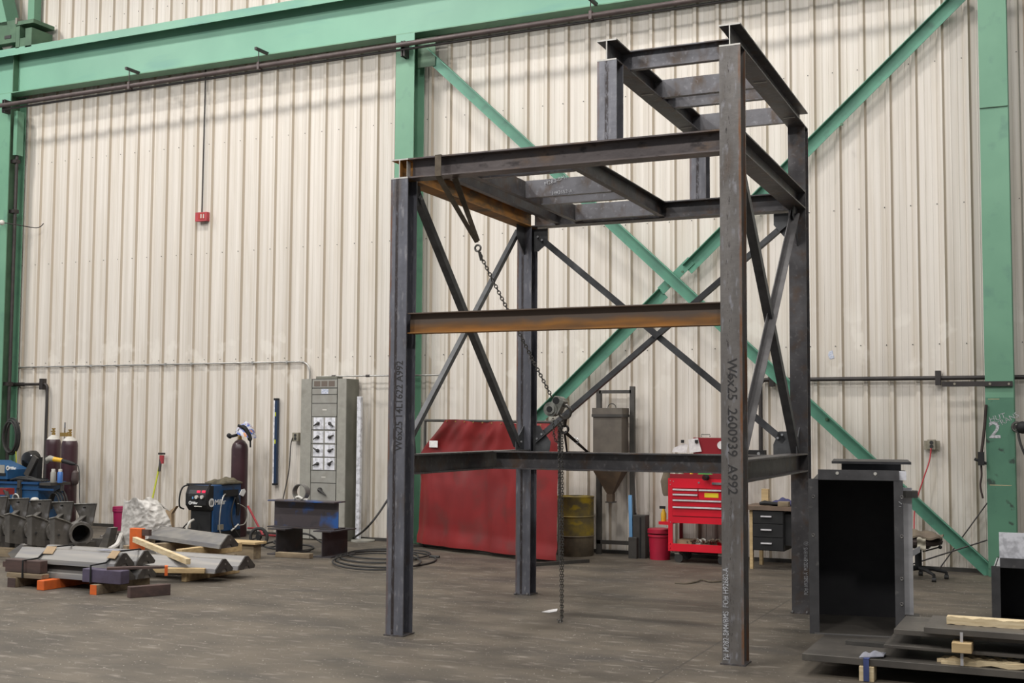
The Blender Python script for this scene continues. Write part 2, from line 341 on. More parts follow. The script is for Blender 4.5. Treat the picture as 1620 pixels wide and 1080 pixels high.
def tag(o, label, cat, group=None, kind='thing'):
    o['label'] = label; o['category'] = cat; o['kind'] = kind
    if group: o['group'] = group
    return o
def thing(name, label, cat, loc=(0, 0, 0), rz=0., group=None):
    o = bpy.data.objects.new(name, None); COL.objects.link(o); o.empty_display_size = .1
    W = Matrix.Translation(Vector(loc)) @ Matrix.Rotation(rz, 4, 'Z'); o.matrix_world = W; WM[o.name] = W
    return tag(o, label, cat, group)
def struct(o): o['kind'] = 'structure'; return o
def dup(root, loc, label):
    r = root.copy(); COL.objects.link(r); r.location = loc; r['label'] = label; WM[r.name] = Matrix.Translation(Vector(loc)) @ Matrix.Rotation(root.rotation_euler.z, 4, 'Z')
    for ch in list(root.children):
        c = ch.copy(); COL.objects.link(c); c.parent = r
        for g in ch.children:
            d = g.copy(); COL.objects.link(d); d.parent = c
    return r
def text(s, size, m, parent, origin, xdir, ydir, name='lettering', depth=.0006, bold=0., xs=1., align='LEFT'):
    cu = bpy.data.curves.new(name, 'FONT'); cu.body = s; cu.size = size; cu.extrude = depth; cu.offset = bold; cu.align_x = align; cu.resolution_u = 3
    to = bpy.data.objects.new(name, cu); COL.objects.link(to)
    me = bpy.data.meshes.new_from_object(to); bpy.data.objects.remove(to)
    X = Vector(xdir).normalized(); Yd = Vector(ydir).normalized(); Z = X.cross(Yd)
    T = Matrix((X*xs, Yd, Z)).transposed().to_4x4(); T.translation = Vector(origin)
    me.transform(wm(parent).inverted() @ T); me.materials.clear(); me.materials.append(MT[m])
    o = bpy.data.objects.new(name, me); COL.objects.link(o); o.parent = parent; return o
def arc(c, a, b, r, t0, t1, n=10):
    c, a, b = Vector(c), Vector(a), Vector(b)
    return [c+(a*cos(t)+b*sin(t))*r for t in [t0+(t1-t0)*i/n for i in range(n+1)]]
def smoothpts(pts, k=6):
    P = [Vector(p) for p in pts]; out = []
    for i in range(len(P)-1):
        p0 = P[max(i-1, 0)]; p1 = P[i]; p2 = P[i+1]; p3 = P[min(i+2, len(P)-1)]
        for j in range(k):
            t = j/k
            out.append(.5*((2*p1)+(p2-p0)*t+(2*p0-5*p1+4*p2-p3)*t*t+(3*p1-p0-3*p2+p3)*t**3))
    return out+[P[-1]]
def chain(mb, pts, wire=.0035, L=.030, wd=.011):
    P = smoothpts(pts, 8); seg = [(P[i+1]-P[i]).length for i in range(len(P)-1)]; tot = sum(seg); step = L*.72
    n = int(tot/step); k = 0
    for q in range(n):
        t = (q+.5)*step; acc = 0; i = 0
        while i < len(seg)-1 and acc+seg[i] < t: acc += seg[i]; i += 1
        d = (P[i+1]-P[i]).normalized(); c = P[i]+d*(t-acc)
        a = d.orthogonal().normalized(); b = d.cross(a); ang = (q % 2)*PI/2+.5; side = a*cos(ang)+b*sin(ang)
        mb.tube([c+d*cos(u)*L*.5*(1 if abs(cos(u)) > .5 else .9)+side*sin(u)*wd for u in [2*PI*j/8 for j in range(8)]], wire, 4, True)
def pbox(mb, x0, y0, x1, y1, yf, dep):
    """box whose front face (plane y=yf) has the given photo corners"""
    a = Yp(x0, y0, yf); b = Yp(x1, y1, yf); c = Yp(x0, y1, yf); d = Yp(x1, y0, yf)
    mb.box((a.x+c.x)/2, yf, (b.z+c.z)/2, (b.x+d.x)/2, yf+dep, (a.z+d.z)/2); return mb

# ================================================================== SETTING
f = MB().box(-17, -14, -.2, 9, 6.9, 0); struct(f.build('floor', 'concrete', origin=(0, 0, 0)))
# wall: one corrugated sheet, ribs recessed away from the room every 0.305 m
prof = []
PT = .3014; k0 = -62
for k in range(k0, 15):
    x = 3.05+k*PT
    prof += [(x-.080, 0), (x-.062, -.030), (x-.022, -.030), (x, 0), (x+.062, 0), (x+.066, -.003), (x+.074, -.003), (x+.078, 0), (x+.140, 0), (x+.144, -.003), (x+.152, -.003), (x+.156, 0)]
XA, XB = prof[0][0], prof[-1][0]
w = MB(); n = len(prof)
w.add([(px, 6.70+d, 0) for px, d in prof]+[(px, 6.70+d, 10.6) for px, d in prof], [(i, i+1, n+i+1, n+i) for i in range(n-1)])
w.add([(XA, 6.76, 0), (XB, 6.76, 0), (XB, 6.76, 10.6), (XA, 6.76, 10.6)], [(0, 1, 2, 3)])
wall = struct(w.build('wall_back', 'wall_liner', origin=(0, 0, 0)))
# screw heads in rows along the girts (beside every rib)
s = MB()
for zz in (2.65, 4.32, 6.05, 8.4):
    for k in range(0, 60):
        xx = 3.05+(k-54)*PT-.10
        s.cyl((xx, 6.70, zz), (xx, 6.694, zz), .007, n=6)
o = s.build('screw_head', 'handle_dark', wall); o['kind'] = 'stuff'
tr = MB().box(-15.4, 6.64, 0, 7.0, 6.668, .045); struct(tr.build('baseboard_back', 'frame_dark'))

# ================================================================== GREEN STRUCTURE
def green_column(xr, label, ztop=7.2, y1=6.6):
    t = thing('building_column', label, 'column', (xr-.15, 6.45, 0), 0, 'green building columns')
    MB().box(xr-.30, 6.30, 0, xr, 6.316, ztop).build('front_flange', 'green_paint', t)
    MB().box(xr-.30, y1-.016, 0, xr, y1, ztop).build('rear_flange', 'green_paint', t)
    MB().box(xr-.158, 6.316, 0, xr-.145, y1-.016, ztop).build('web', 'green_dark', t)
    return t
cl = green_column(-11.17, 'green painted steel column behind the hanging hose coil', y1=6.64)
cm = green_column(-3.38, 'green painted steel column behind the dark steel frame')
cr = green_column(4.37, 'green painted steel column with the chalked number 2')
# details on the right column
MB().box(4.07, 6.285, 6.02-.7, 4.37, 6.30, 6.024-.7).build('splice_line', 'green_dark', cr)
MB().box(4.071, 6.2985, .002, 4.369, 6.2998, 2.005).build('lower_falloff_coat', 'green_lower_falloff', cr)  # darker lower coat, light falloff down the column put into its colour
for a in ((4.10, 6.297, 1.02, 4.33, 6.30, 1.026), (4.10, 6.297, 1.985, 4.22, 6.30, 1.99)):
    MB().box(*a).build('paint_mark', 'wood_pale', cr)
p = Yp(1564, 692, 6.296); text('2', .26, 'chalk', cr, p, (1, 0, 0), (0, 0, 1), bold=.004)
p = Yp(1566, 668, 6.296); text('HUT', .09, 'chalk', cr, p, (1, 0, .3), (-.3, 0, 1), bold=-.001)
p = Yp(1578, 676, 6.296); text('TRANS', .085, 'chalk', cr, p, (1, 0, .55), (-.55, 0, 1), bold=-.001)
# bracket bar bolted across the right column
t = tag(pbox(MB(), 1490, 603, 1602, 611, 6.27, .025).build('steel_bar', 'pipe_dark'), 'dark flat steel bar clamped across the green column marked 2', 'bar')
for q in (1510, 1566, 1596):
    c = Yp(q, 607, 6.265); MB().cyl(c, c+V(0, .008, 0), .014, n=8).build('bolt', 'outlet_box', t)
# upper post above the girder
a = Yp(44, 20, 6.5); b = Yp(54, 20, 6.5)
o = MB().box(a.x, 6.5, 7.95, b.x, 6.65, 10.6).build('upper_post', 'green_paint', cl)
# crane girder: bottom flange, web, top flange, capping channel
t = thing('crane_girder', 'long green crane runway girder running along the wall under the roof', 'girder', (-4, 6.42, 7.2))
X0, X1 = -16, 6
MB().box(X0, 6.30, 7.20, X1, 6.54, 7.216).build('bottom_flange', 'green_paint', t)
MB().box(X0, 6.415, 7.216, X1, 6.427, 7.90).build('web', 'green_girder', t)
MB().box(X0, 6.20, 7.90, X1, 6.62, 7.915).build('top_flange', 'green_girder', t)
MB().box(X0, 6.19, 7.80, X1, 6.20, 7.925).build('cap_lip', 'green_girder', t)
MB().box(X0, 6.62, 7.80, X1, 6.63, 7.925).build('cap_lip', 'green_girder', t)
MB().beam((X0, 6.465, 7.915), (X1, 6.465, 7.915), (0, 0, 1), .09, .06, .014, .014).build('rail', 'pipe_brown', t)
a = Yp(29, 120, 6.41); MB().box(a.x-.006, 6.30, 7.216, a.x+.006, 6.415, 7.9).build('stiffener', 'green_dark', t)
for xx in (-11.32, -3.53, 4.22):
    MB().box(xx-.15, 6.296, 7.06, xx+.15, 6.30, 7.20).build('cap_plate', 'green_girder', t)
# brown pipe under the girder with clamps and hangers
t = thing('hanging_pipe', 'brown steel pipe hung along the underside of the green girder', 'pipe', (-4, 6.12, 6.96))
pa = V(-11.22, 6.12, 6.945); pb = V(6, 6.12, 7.045)
MB().cyl(pa, pb, .036, n=14).build('pipe_run', 'pipe_brown', t, True)
MB().cyl(pa+V(.02, .055, -.055), pb+V(0, .055, -.055), .018, n=10).build('underside_shade', 'pipe_dark', t, True)  # added dark tube standing in for the pipe's shaded underside
for px in (206, 410, 935):
    c = Yp(px, 115, 6.12); z = 6.96+(c.x+8)*.006
    h = MB().box(c.x-.02, 6.02, 7.20, c.x+.02, 6.32, 7.24).build('hanger_arm', 'pipe_dark', t)
    MB().cyl((c.x, 6.10, 7.2), (c.x, 6.10, z), .008, n=6).build('hanger_rod', 'pipe_dark', h)
    MB().box(c.x-.02, 6.08, z-.05, c.x+.02, 6.16, z+.06).build('hanger_clip', 'pipe_brown', h)
for xx in (-11.2, -3.5, 4.2):
    c = MB().box(xx-.03, 6.17, 6.84, xx-.008, 6.30, 7.06).box(xx+.012, 6.17, 6.84, xx+.034, 6.30, 7.06).build('clamp', 'pipe_dark', t)
a = V(-11.24, 6.12, 6.945); MB().sphere(a, .028, 10, 8).build('end_cap', 'bolt', t, True)

# cross bracing between the middle and right green columns (plane y = 6.40)
def brace(name, label, p0, p1, mt='green_brace', wd=.15, yy=6.42, flip=1, cut=None):
    t = thing(name, label, 'brace', (p0.x, yy, min(p0.z, p1.z)), 0)
    d = (p1-p0).normalized(); up = Vector((-d.z, 0, d.x)); up = up if up.z > 0 else -up
    if cut: cut = (Yp(cut[0], cut[1], yy).x-p0.x)/(p1.x-p0.x)
    segs = [(p0, p1)] if not cut else [(p0, p0+(p1-p0)*(cut-.022)), (p0+(p1-p0)*(cut+.022), p1)]
    for q0, q1 in segs:
        m = MB()
        a = [q0-up*wd/2, q1-up*wd/2, q1+up*wd/2, q0+up*wd/2]
        m.prism([V(p.x, yy, p.z) for p in a], (0, .009, 0))
        m.build('angle_web', mt, t)
        e = MB(); e.prism([V(p.x, yy-.085, p.z) for p in [q0+up*(wd/2-.009), q1+up*(wd/2-.009), q1+up*wd/2, q0+up*wd/2]], (0, .085, 0))
        e.build('angle_flange', mt, t)
    return t
b1 = brace('cross_brace', 'unbroken green diagonal brace falling from the middle column to the foot of the right column', Yp(675, 85, 6.42), Yp(1570, 908, 6.42), wd=.15)
b2 = brace('cross_brace', 'green diagonal brace in two lengths rising to the top of the right green column', Yp(672, 842, 6.52), Yp(1524, -10, 6.52), yy=6.52, wd=.15, cut=(1069, 438))
m = MB()
for px, py in ((1041, 413), (1080, 430)):
    pass
g = MB(); c = Yp(1069, 436, 6.505)
d = (Yp(1524, -10, 6.52)-Yp(672, 842, 6.52)).normalized(); up = V(-d.z, 0, d.x)
g.prism([c-d*.28-up*.06, c+d*.28-up*.06, c+d*.28+up*.06, c-d*.28+up*.06], (0, .008, 0)); g.build('splice_plate', 'green_brace', b2)
for px, py in ((1070, 441), (1058, 452), (1080, 430), (1332, 197)):
    c = Yp(px, py, 6.455); MB().cyl(c, c+V(0, -.02, 0), .018, n=6).build('bolt', 'green_dark', b2)
c = Yp(1308, 663, 6.42); MB().cyl(c, c+V(0, -.02, 0), .02, n=8).build('bolt', 'green_dark', b1)
MB().box(-3.38, 6.40, 6.72, -3.10, 6.41, 7.14).build('gusset', 'green_dark', b1)

# ================================================================== CRANE END TRUCK (top left)
t = thing('crane_truck', 'green overhead crane wheel truck riding on the end of the girder rail', 'crane', tuple(Yp(25, 78, 6.2)))
yf = 6.22
pbox(MB(), -40, 37, 25, 72, yf, .40).build('housing', 'green_dark', t, bevel=.004)
pbox(MB(), 24, 32, 53, 38, yf-.05, .46).build('bumper_plate', 'green_dark', t)
pbox(MB(), 25, 38, 31, 76, yf-.03, .45).build('end_plate', 'green_dark', t)
pbox(MB(), 40, 44, 50, 74, yf-.03, .45).build('end_plate', 'green_dark', t)
pbox(MB(), 29, 60, 42, 75, yf-.02, .42).build('end_plate', 'green_dark', t)
c = Yp(13, 66, yf+.12); MB().cyl(c, c+V(0, .12, 0), .125, n=28).cyl(c+V(0, -.02, 0), c, .15, n=28).build('wheel', 'cabinet_grey', t, True)
pbox(MB(), 7, 56, 17, 61, yf-.01, .01).build('inspection_cover', 'handle_dark', t)
c = Yp(56, 64, yf+.1); MB().cyl(c-V(.12, 0, 0), c+V(.04, 0, 0), .05, n=12).build('bumper', 'rubber', t, True)
m = MB(); m.prism([Yp(-30, -40, yf), Yp(-6, -40, yf), Yp(12, 40, yf), Yp(-30, 42, yf)], (0, .3, 0)); m.build('end_carriage', 'green_paint', t)
pbox(MB(), 24, 28, 27, 38, yf-.06, .3).build('sweep_plate', 'cabinet_side', t)

# ================================================================== STEEL FRAME
FR = thing('steel_framework', 'tall dark welded wide-flange steel frame standing in the middle of the floor', 'steel frame', (0, 0, 0), .0202)
FM = WM[FR.name]
W, D, H1, H2, cw, cdp = 2.7001, 2.5705, 3.6393, 4.4023, .1544, .162
T1, T2 = H1+cdp, H2+cdp
def fmb(): return MB(FM)
def fcol(x, y, z0, z1, m, plate=True):
    me = MB(FM @ Matrix.Translation((x, y, z0)))
    h = z1-z0; zb = .011 if plate else 0
    me.beam((0, 0, zb), (0, 0, h), (0, 1, 0), cdp, cw, .0082, .0116)   # dir z, up y -> side = z x y = -x
    # side points to -x: shift the section
    me.v = [p+FM.to_3x3() @ Vector((cw, 0, 0)) for p in me.v]
    o = bpy.data.objects.new('column', None)
    mm = bpy.data.meshes.new('column'); L = (FM @ Matrix.Translation((x, y, z0))).inverted()
    mm.from_pydata([L @ p for p in me.v], [], me.f); mm.update()
    bm = bmesh.new(); bm.from_mesh(mm); bmesh.ops.recalc_face_normals(bm, faces=bm.faces); bm.to_mesh(mm); bm.free()
    mm.materials.append(MT[m]); o = bpy.data.objects.new('column', mm); COL.objects.link(o); o.parent = FR; o.location = (x, y, z0)
    WM[o.name] = FM @ Matrix.Translation((x, y, z0))
    if plate:
        pb = MB(WM[o.name]).box(-.012, -.012, 0, cw+.012, cdp+.012, .011).build('base_plate', 'mill_dark', o)
        if y > 1:
            b = MB(WM[o.name])
            for bx in (.008, cw-.02): b.cyl((bx, -.018, .011), (bx, -.018, .026), .008, n=8)
            b.build('weld_stud', 'bolt', o)
    return o
cFL = fcol(0, 0, 0, H1, 'column_steel'); cFR = fcol(W, 0, 0, H2, 'column_steel_marked')
cBL = fcol(0, D, 0, H1, 'column_steel'); cBR = fcol(W, D, 0, H2, 'mill_dark')
s1 = fcol(1.765, 0, T1, H2, 'stub_steel', False); s2 = fcol(1.775, D, T1, H2, 'stub_steel', False)
for q in (s1, s2): q.name = 'stub_column'
def fbeam(p0, p1, m, name='beam', h=cdp, b=cw, kind='I', up=(0, 0, 1), flip=False, tw=.0082, tf=.0116):
    # beams run in +x or +y; side = d x up: for +y -> +x ; for +x -> -y
    d = (Vector(p1)-Vector(p0)).normalized(); mb = fmb()
    if flip: p0, p1 = p1, p0
    mb.beam(p0, p1, up, h, b, tw, tf, kind); return mb.build(name, m, FR)
# left top beam on both left columns (side = +x), cut ends bright
fbeam((0, 0, H1), (0, D+cdp, H1), 'rust', 'side_beam')
fbeam((W, 0, H2), (W, D+cdp, H2), 'mill_dark', 'side_beam')
fbeam((1.764, 0, H2), (1.764, D+cdp, H2), 'mill_dark', 'side_beam')
for x0, z0 in ((0, H1), (W, H2), (1.764, H2)):
    fmb().beam((x0, -.0015, z0), (x0, 0, z0), (0, 0, 1), cdp, cw, .0082, .0116).build('cut_end', 'saw_cut', FR)
# front top beam, flush with the column faces (runs +x: side = -y so start from y = cw)
fbeam((.158, cw, H1), (W, cw, H1), 'beam_brown', 'front_beam')
fmb().box(.1425, .002, H1+.012, .145, .06, T1-.02).build('cut_end', 'saw_cut', FR)
fmb().box(.082, .004, H1+.012, .16, cw-.004, H1+.016).build('cope', 'beam_brown', FR)
fmb().box(.082, .073, H1+.012, .16, .081, T1-.02).build('cope', 'rust', FR)
# back top beam
fbeam((.158, D+cw, H1), (W, D+cw, H1), 'mill_dark', 'back_beam')
# right depth beam at deck level
fbeam((W, cdp, H1), (W, D, H1), 'mill_dark', 'side_beam')
# rusty mid beam on the front
fbeam((cw, .125, 2.388), (W, .125, 2.388), 'rust_rail', 'front_rail', h=.165, b=.105, tw=.007, tf=.008)
# ring at bench height
fbeam((.0, cdp, 1.262), (.0, D, 1.262), 'mill_dark', 'side_rail')
fbeam((W, cdp, 1.264), (W, D, 1.264), 'mill_dark', 'side_rail')
fbeam((cw, 1.84, 1.262), (W, 1.84, 1.262), 'mill_dark', 'cross_rail', b=.15)
# deck joists: channels (web, toes)
def chan(p0, p1, m, toes):
    d = (Vector(p1)-Vector(p0)).normalized(); side = d.cross(Vector((0, 0, 1)))
    if side.dot(Vector(toes)) < 0: p0, p1 = p1, p0
    fmb().beam(p0, p1, (0, 0, 1), .15, .052, .006, .009, 'C').build('joist', m, FR)
zb = T1-.15
chan((.405, cw*.5, zb), (.405, D+.07, zb), 'mill_dark', (1, 0, 0))
chan((.670, cw*.5, zb), (.670, D+.07, zb), 'mill_dark', (-1, 0, 0))
chan((1.477, cw*.5, zb), (1.477, D+.07, zb), 'mill_dark', (1, 0, 0))
for y, tt in ((.33, -1), (1.19, 1), (1.60, -1), (2.42, 1)):
    chan((.676, y, zb), (1.471, y, zb), 'mill_steel', (0, tt, 0))
zb = T2-.15
for y, tt in ((.38, -1), (1.19, 1), (1.60, -1), (2.42, 1)):
    chan((1.845, y, zb), (W+.074, y, zb), 'mill_steel', (0, tt, 0))
# weld tabs under the upper beams
for x0 in (1.764, W):
    for y in (1.0, 2.2): fmb().box(x0+.03, y, H2-.006, x0+cw-.02, y+.012, H2).build('weld_tab', 'off_white', FR)
for p in ((2.35, .30, T2-.006), (W+.14, 2.05, T2-.006)):
    pass
# braces: angles with a gusset at each end and bolts
def angle(p0, p1, nrm, m='brace_steel', wd=.062):
    p0, p1 = Vector(p0), Vector(p1); mb = fmb(); mb.beam(p0, p1, nrm, wd, wd, .007, .007, 'L', anchor=(-wd/2, 0)); return mb.build('brace', m, FR)
angle((.095, .32, 3.56), (.095, 2.46, 1.47), (-1, 0, 0)); angle((.06, 2.50, 3.59), (.06, .27, 1.52), (-1, 0, 0), wd=.045)
angle((.22, D+.07, 3.53), (2.63, D+.07, 1.53), (0, 1, 0)); angle((2.66, D+.10, 3.53), (.17, D+.10, 1.51), (0, -1, 0))
angle((W+.09, .30, 3.66), (W+.09, 2.52, 1.44), (-1, 0, 0), wd=.07); angle((W+.055, 2.42, 3.60), (W+.055, .22, 1.45), (1, 0, 0), 'brace_light', wd=.07)
def gusset(pts, axis, bolts, side):
    g = fmb(); off = {'x': (.008, 0, 0), 'y': (0, .008, 0)}[axis]; g.prism(pts, off); o = g.build('gusset', 'brace_steel', FR)
    b = fmb()
    for c in bolts:
        c = Vector(c); e = Vector(side)*.012; b.cyl(c, c+e, .011, n=8)
    b.build('bolt', 'bolt', o); return o
y = D+.07
gusset([(.154, y, H1-.015), (.30, y, H1-.015), (.30, y, H1-.16), (.20, y, H1-.24), (.154, y, H1-.24)], 'y', [(.20, y-.008, 3.545), (.245, y-.008, 3.508)], (0, -1, 0))
gusset([(W, y, H1-.015), (W-.15, y, H1-.015), (W-.15, y, H1-.12), (W, y, H1-.30)], 'y', [(W-.12, y+.02, 3.51)], (0, -1, 0))
gusset([(.154, y, 1.24), (.30, y, 1.24), (.34, y, 1.50), (.22, y, 1.66), (.154, y, 1.66)], 'y', [(.20, y-.008, 1.53), (.25, y-.008, 1.575)], (0, -1, 0))
gusset([(W, y, 1.35), (W-.17, y, 1.35), (W-.17, y, 1.50), (W-.12, y, 1.62), (W, y, 1.62)], 'y', [(W-.125, y-.012, 1.56), (W-.085, y-.012, 1.59)], (0, -1, 0))
x = .077
gusset([(x, cdp, H1), (x, .34, H1), (x, .38, 3.50), (x, cdp, 3.40)], 'x', [(x+.02, .33, 3.53)], (1, 0, 0))
gusset([(x, D, H1), (x, D-.2, H1), (x, D-.2, 3.52), (x, D, 3.36)], 'x', [], (1, 0, 0))
gusset([(x, D, 1.425), (x, D-.2, 1.425), (x, D-.2, 1.50), (x, D, 1.66)], 'x', [(x+.03, D-.13, 1.50)], (1, 0, 0))
gusset([(x, cdp, 1.425), (x, .32, 1.425), (x, .30, 1.55), (x, cdp, 1.66)], 'x', [], (1, 0, 0))
x = W+.077
gusset([(x, cdp, H1), (x, .38, H1), (x, .38, 3.50), (x, cdp, 3.38)], 'x', [], (1, 0, 0))
gusset([(x, D, H1), (x, D-.2, H1), (x, D-.24, 3.54), (x, D, 3.30)], 'x', [(x+.01, D-.12, 3.52)], (1, 0, 0))
gusset([(x, D, 1.425), (x, D-.15, 1.425), (x, D-.15, 1.52), (x, D, 1.66)], 'x', [], (1, 0, 0))
fmb().box(W-.012, D-.008, 1.35, W+.03, D, 1.9).build('edge_plate', 'mill_dark', FR) if False else None
# stencilled and chalked writing on the steel
F3 = FM.to_3x3()
def ftext(s, size, m, p, xd, yd, **k): return text(s, size, m, FR, FM @ Vector(p), F3 @ Vector(xd), F3 @ Vector(yd), **k)
ftext('W6x25  2600939  A992', .096, 'stencil', (W+.050, -.0016, 2.145), (0, 0, -1), (1, 0, 0), bold=.0004, xs=1.02)
ftext('W6x25 14L1622 A992', .088, 'stencil', (.128, -.0016, 1.455), (0, 0, 1), (-1, 0, 0), bold=.0002, xs=.88)
ftext('P# M282-BM4/BMS  PO# H92682-A', .056, 'chalk', (W+.046, -.0016, .03), (0, 0, 1), (-1, 0, 0), bold=.0002, xs=.77)
ftext('PO# H92682-A  M282-BM4/BMS  (2)', .05, 'chalk', (W+.143, D-.0016, .17), (0, 0, 1), (-1, 0, 0), bold=-.0004, xs=.62)
ftext('M282-BM1', .05, 'chalk', (.86, 1.182, T1-.06), (1, 0, .25), (-.2, 0, 1), bold=-.0005)
ftext('H92682-A', .045, 'chalk', (.93, 1.182, zb-T2+T1+.006), (1, 0, .05), (0, 0, 1), bold=-.0005)
for zc, st in ((H2-.05, s1), (H2-.05, s2)):
    pass

# ------------------------------------------------------------------ chain hoist between the front beam and the cross rail
def fw(*p): return FM @ Vector(p)
sl = thing('lifting_sling', 'flat brown webbing sling choked round the front top beam of the frame', 'sling', tuple(fw(.40, .07, 3.2)))
xa = .40; M_ = FM
m = MB(FM)
m.box(xa, -.006, H1-.004, xa+.055, -.001, T1+.004).box(xa, -.006, T1, xa+.055, cw+.006, T1+.005).box(xa, cw+.001, H1-.004, xa+.055, cw+.006, T1+.005)
m.build('wrap', 'sling', sl)
A = fw(xa+.027, 0, H1); B = fw(.535, .50, 3.17); A2 = fw(xa+.10, cw, H1)
def strap(a, b, w, m, parent, name='leg_strap', tw=0):
    d = (b-a).normalized(); s_ = d.cross(FW).normalized(); s_ = (Matrix.Rotation(tw, 3, d) @ s_)
    nn = d.cross(s_); q = MB(); q.prism([a-s_*w/2, a+s_*w/2, b+s_*w/2*.7, b-s_*w/2*.7], nn*.005); return q.build(name, m, parent)
strap(A, B, .05, 'sling', sl, tw=.5); strap(A2, B+V(.01, 0, .01), .05, 'sling', sl, tw=.3)
h = thing('chain_hoist', 'hand chain hoist stretched between the sling and the cross rail, its chain reaching the floor', 'chain hoist', tuple(fw(1.0, 1.1, 0)))
Hc = fw(.975, 1.18, 1.80)
m = MB(); m.torus(B+V(.01, 0, -.05), F3 @ V(0, 1, 0), .026, .009, 16, 6); m.cyl(B+V(.02, .01, -.08), B+V(.03, .03, -.15), .014, n=8); m.build('top_hook', 'chain_steel', h, True)
m = MB(); chain(m, [B+V(.02, .02, -.10), B+(Hc-B)*.5+V(0, 0, -.015), Hc+V(-.03, -.02, .10)], wire=.0045, L=.040, wd=.0125); m.build('load_chain', 'chain_steel', h)
m = MB(); m.cyl(Hc+V(-.03, -.06, 0), Hc+V(-.03, .04, 0), .062, n=20).cyl(Hc+V(-.03, -.075, 0), Hc+V(-.03, -.06, 0), .045, n=16).cyl(Hc+V(.03, -.04, .06), Hc+V(.03, .05, .06), .05, n=16)
m.box(-.05, -.05, -.05, .05, .05, .08, Matrix.Translation(Hc+V(.01, 0, .02)) @ Matrix.Rotation(.5, 4, 'Y')); m.build('hoist_body', 'hoist_alloy', h, True)
m = MB(); m.cyl(Hc+V(-.03, -.078, 0), Hc+V(-.03, -.074, 0), .026, n=14).cyl(Hc+V(.02, -.055, .075), Hc+V(.02, -.05, .075), .03, n=12); m.build('hoist_cover', 'black_plastic', h)
m = MB(); m.torus(Hc+V(.08, .0, -.02), (0, 1, .2), .055, .014, 20, 6); m.build('chain_wheel', 'chain_steel', h, True)
E1 = fw(.960, 1.42, 1.66)
m = MB(); m.cyl(Hc+V(.08, .03, -.05), E1, .016, n=8).torus(E1+V(0, 0, -.03), F3 @ V(0, 1, 0), .035, .011, 16, 6); m.build('bottom_hook', 'pipe_dark', h, True)
fl = fw(.70, 2.05-.55, .02)
G1 = fw(1.0, 1.17, 1.70); fo = Gp(888, 957, .012); fo = V(G1.x+.02, G1.y+.03, .012)
m = MB(); chain(m, [G1, G1+V(.01, 0, -.5), V(fo.x, fo.y, .02), V(fo.x-.015, fo.y+.02, .012), V(fo.x-.06, fo.y+.05, .012)], wire=.0034, L=.03, wd=.009)
chain(m, [G1+V(.03, .01, 0), G1+V(.035, .01, -.5), V(fo.x+.012, fo.y, .3), V(fo.x+.006, fo.y, .02), V(fo.x-.02, fo.y-.04, .012)], wire=.0034, L=.03, wd=.009)
chain(m, [G1+V(-.05, .0, .02), G1+V(-.04, 0, -.12), G1+V(-.01, 0, -.18), G1+V(.02, 0, -.1), G1+V(.03, 0, 0)], wire=.0034, L=.03, wd=.009)
m.build('hand_chain', 'chain_steel', h)
s2g = thing('lifting_sling', 'dark webbing sling looped under the hoist round the cross rail at bench height', 'sling', tuple(fw(1.1, 1.75, 1.42)))
strap(E1+V(0, 0, -.05), fw(.82, 1.846, 1.425), .022, 'cloth_dark', s2g, tw=.4); strap(E1+V(0, 0, -.05), fw(1.02, 1.846, 1.425), .03, 'cloth_dark', s2g, tw=.2)
MB(FM).box(.81, 1.842, 1.252, 1.04, 1.847, 1.43).build('wrap', 'cloth_dark', s2g)
m = MB(); c = fw(.99, 1.63, 1.53); m.torus(c, (0, 1, 0), .018, .005, 12, 5, sx=1, sy=1.5); m.build('buckle', 'bolt', s2g)

# ================================================================== WALL SERVICES
def pipe(name, label, cat, pts, r, m, parts=()):
    o = MB().tube(pts, r, 10).build(name, m, None, True); tag(o, label, cat); return o
def elbow_path(a, b, c, r=.09, n=6):
    a, b, c = Vector(a), Vector(b), Vector(c); u = (a-b).normalized(); v = (c-b).normalized(); p = b+u*r; q = b+v*r; o = b+u*r+v*r
    return [a]+[o-v*r*cos(t)-u*r*sin(t) for t in [PI/2*i/n for i in range(n+1)]]+[c]
# silver conduit on the left wall
a = Yp(27, 579, 6.66); b = Yp(491, 574, 6.66); c = Yp(493, 600, 6.66); b.z = a.z = (a.z+b.z)/2; a.y = b.y = c.y = 6.655; c.x = b.x
o = pipe('conduit', 'thin silver conduit running along the left wall down into the grey electrical cabinet', 'conduit', elbow_path(a, b, c, .16), .013, 'conduit')
for px in (27, 146, 263, 304, 401, 455):
    q = Yp(px, 577, 6.67); MB().box(q.x-.015, 6.64, a.z-.022, q.x+.015, 6.668, a.z+.022).build('clip', 'conduit', o)
a = Yp(505, 595.5, 6.5); b = Yp(700, 594, 6.5)
o = pipe('conduit', 'thin silver conduit running right from the top of the grey electrical cabinet', 'conduit', [(a.x, 6.5, a.z), (b.x, 6.5, a.z)], .012, 'conduit')
for px in (528, 582): q = Yp(px, 595, 6.5); MB().cyl((q.x-.03, 6.5, a.z), (q.x+.03, 6.5, a.z), .019, n=8).build('coupling', 'pipe_dark', o)
# black pipe left: along the wall, elbow, down
a = Yp(16, 608, 6.62); b = Yp(75, 608, 6.62); c = Yp(70, 770, 6.62); b.z = a.z; c.x = b.x; c.z = 0.02
o = pipe('gas_pipe', 'black pipe leaving the left green column and turning down the wall', 'pipe', elbow_path(a, b, c, .07), .024, 'pipe_dark')
q = Yp(66, 607, 6.6); MB().box(q.x-.035, 6.58, a.z-.09, q.x+.035, 6.668, a.z+.09).build('bracket', 'pipe_dark', o)
MB().cyl(V(a.x+.05, a.y, a.z), V(a.x+.32, a.y, a.z), .032, n=10).build('coupling', 'pipe_dark', o, True)
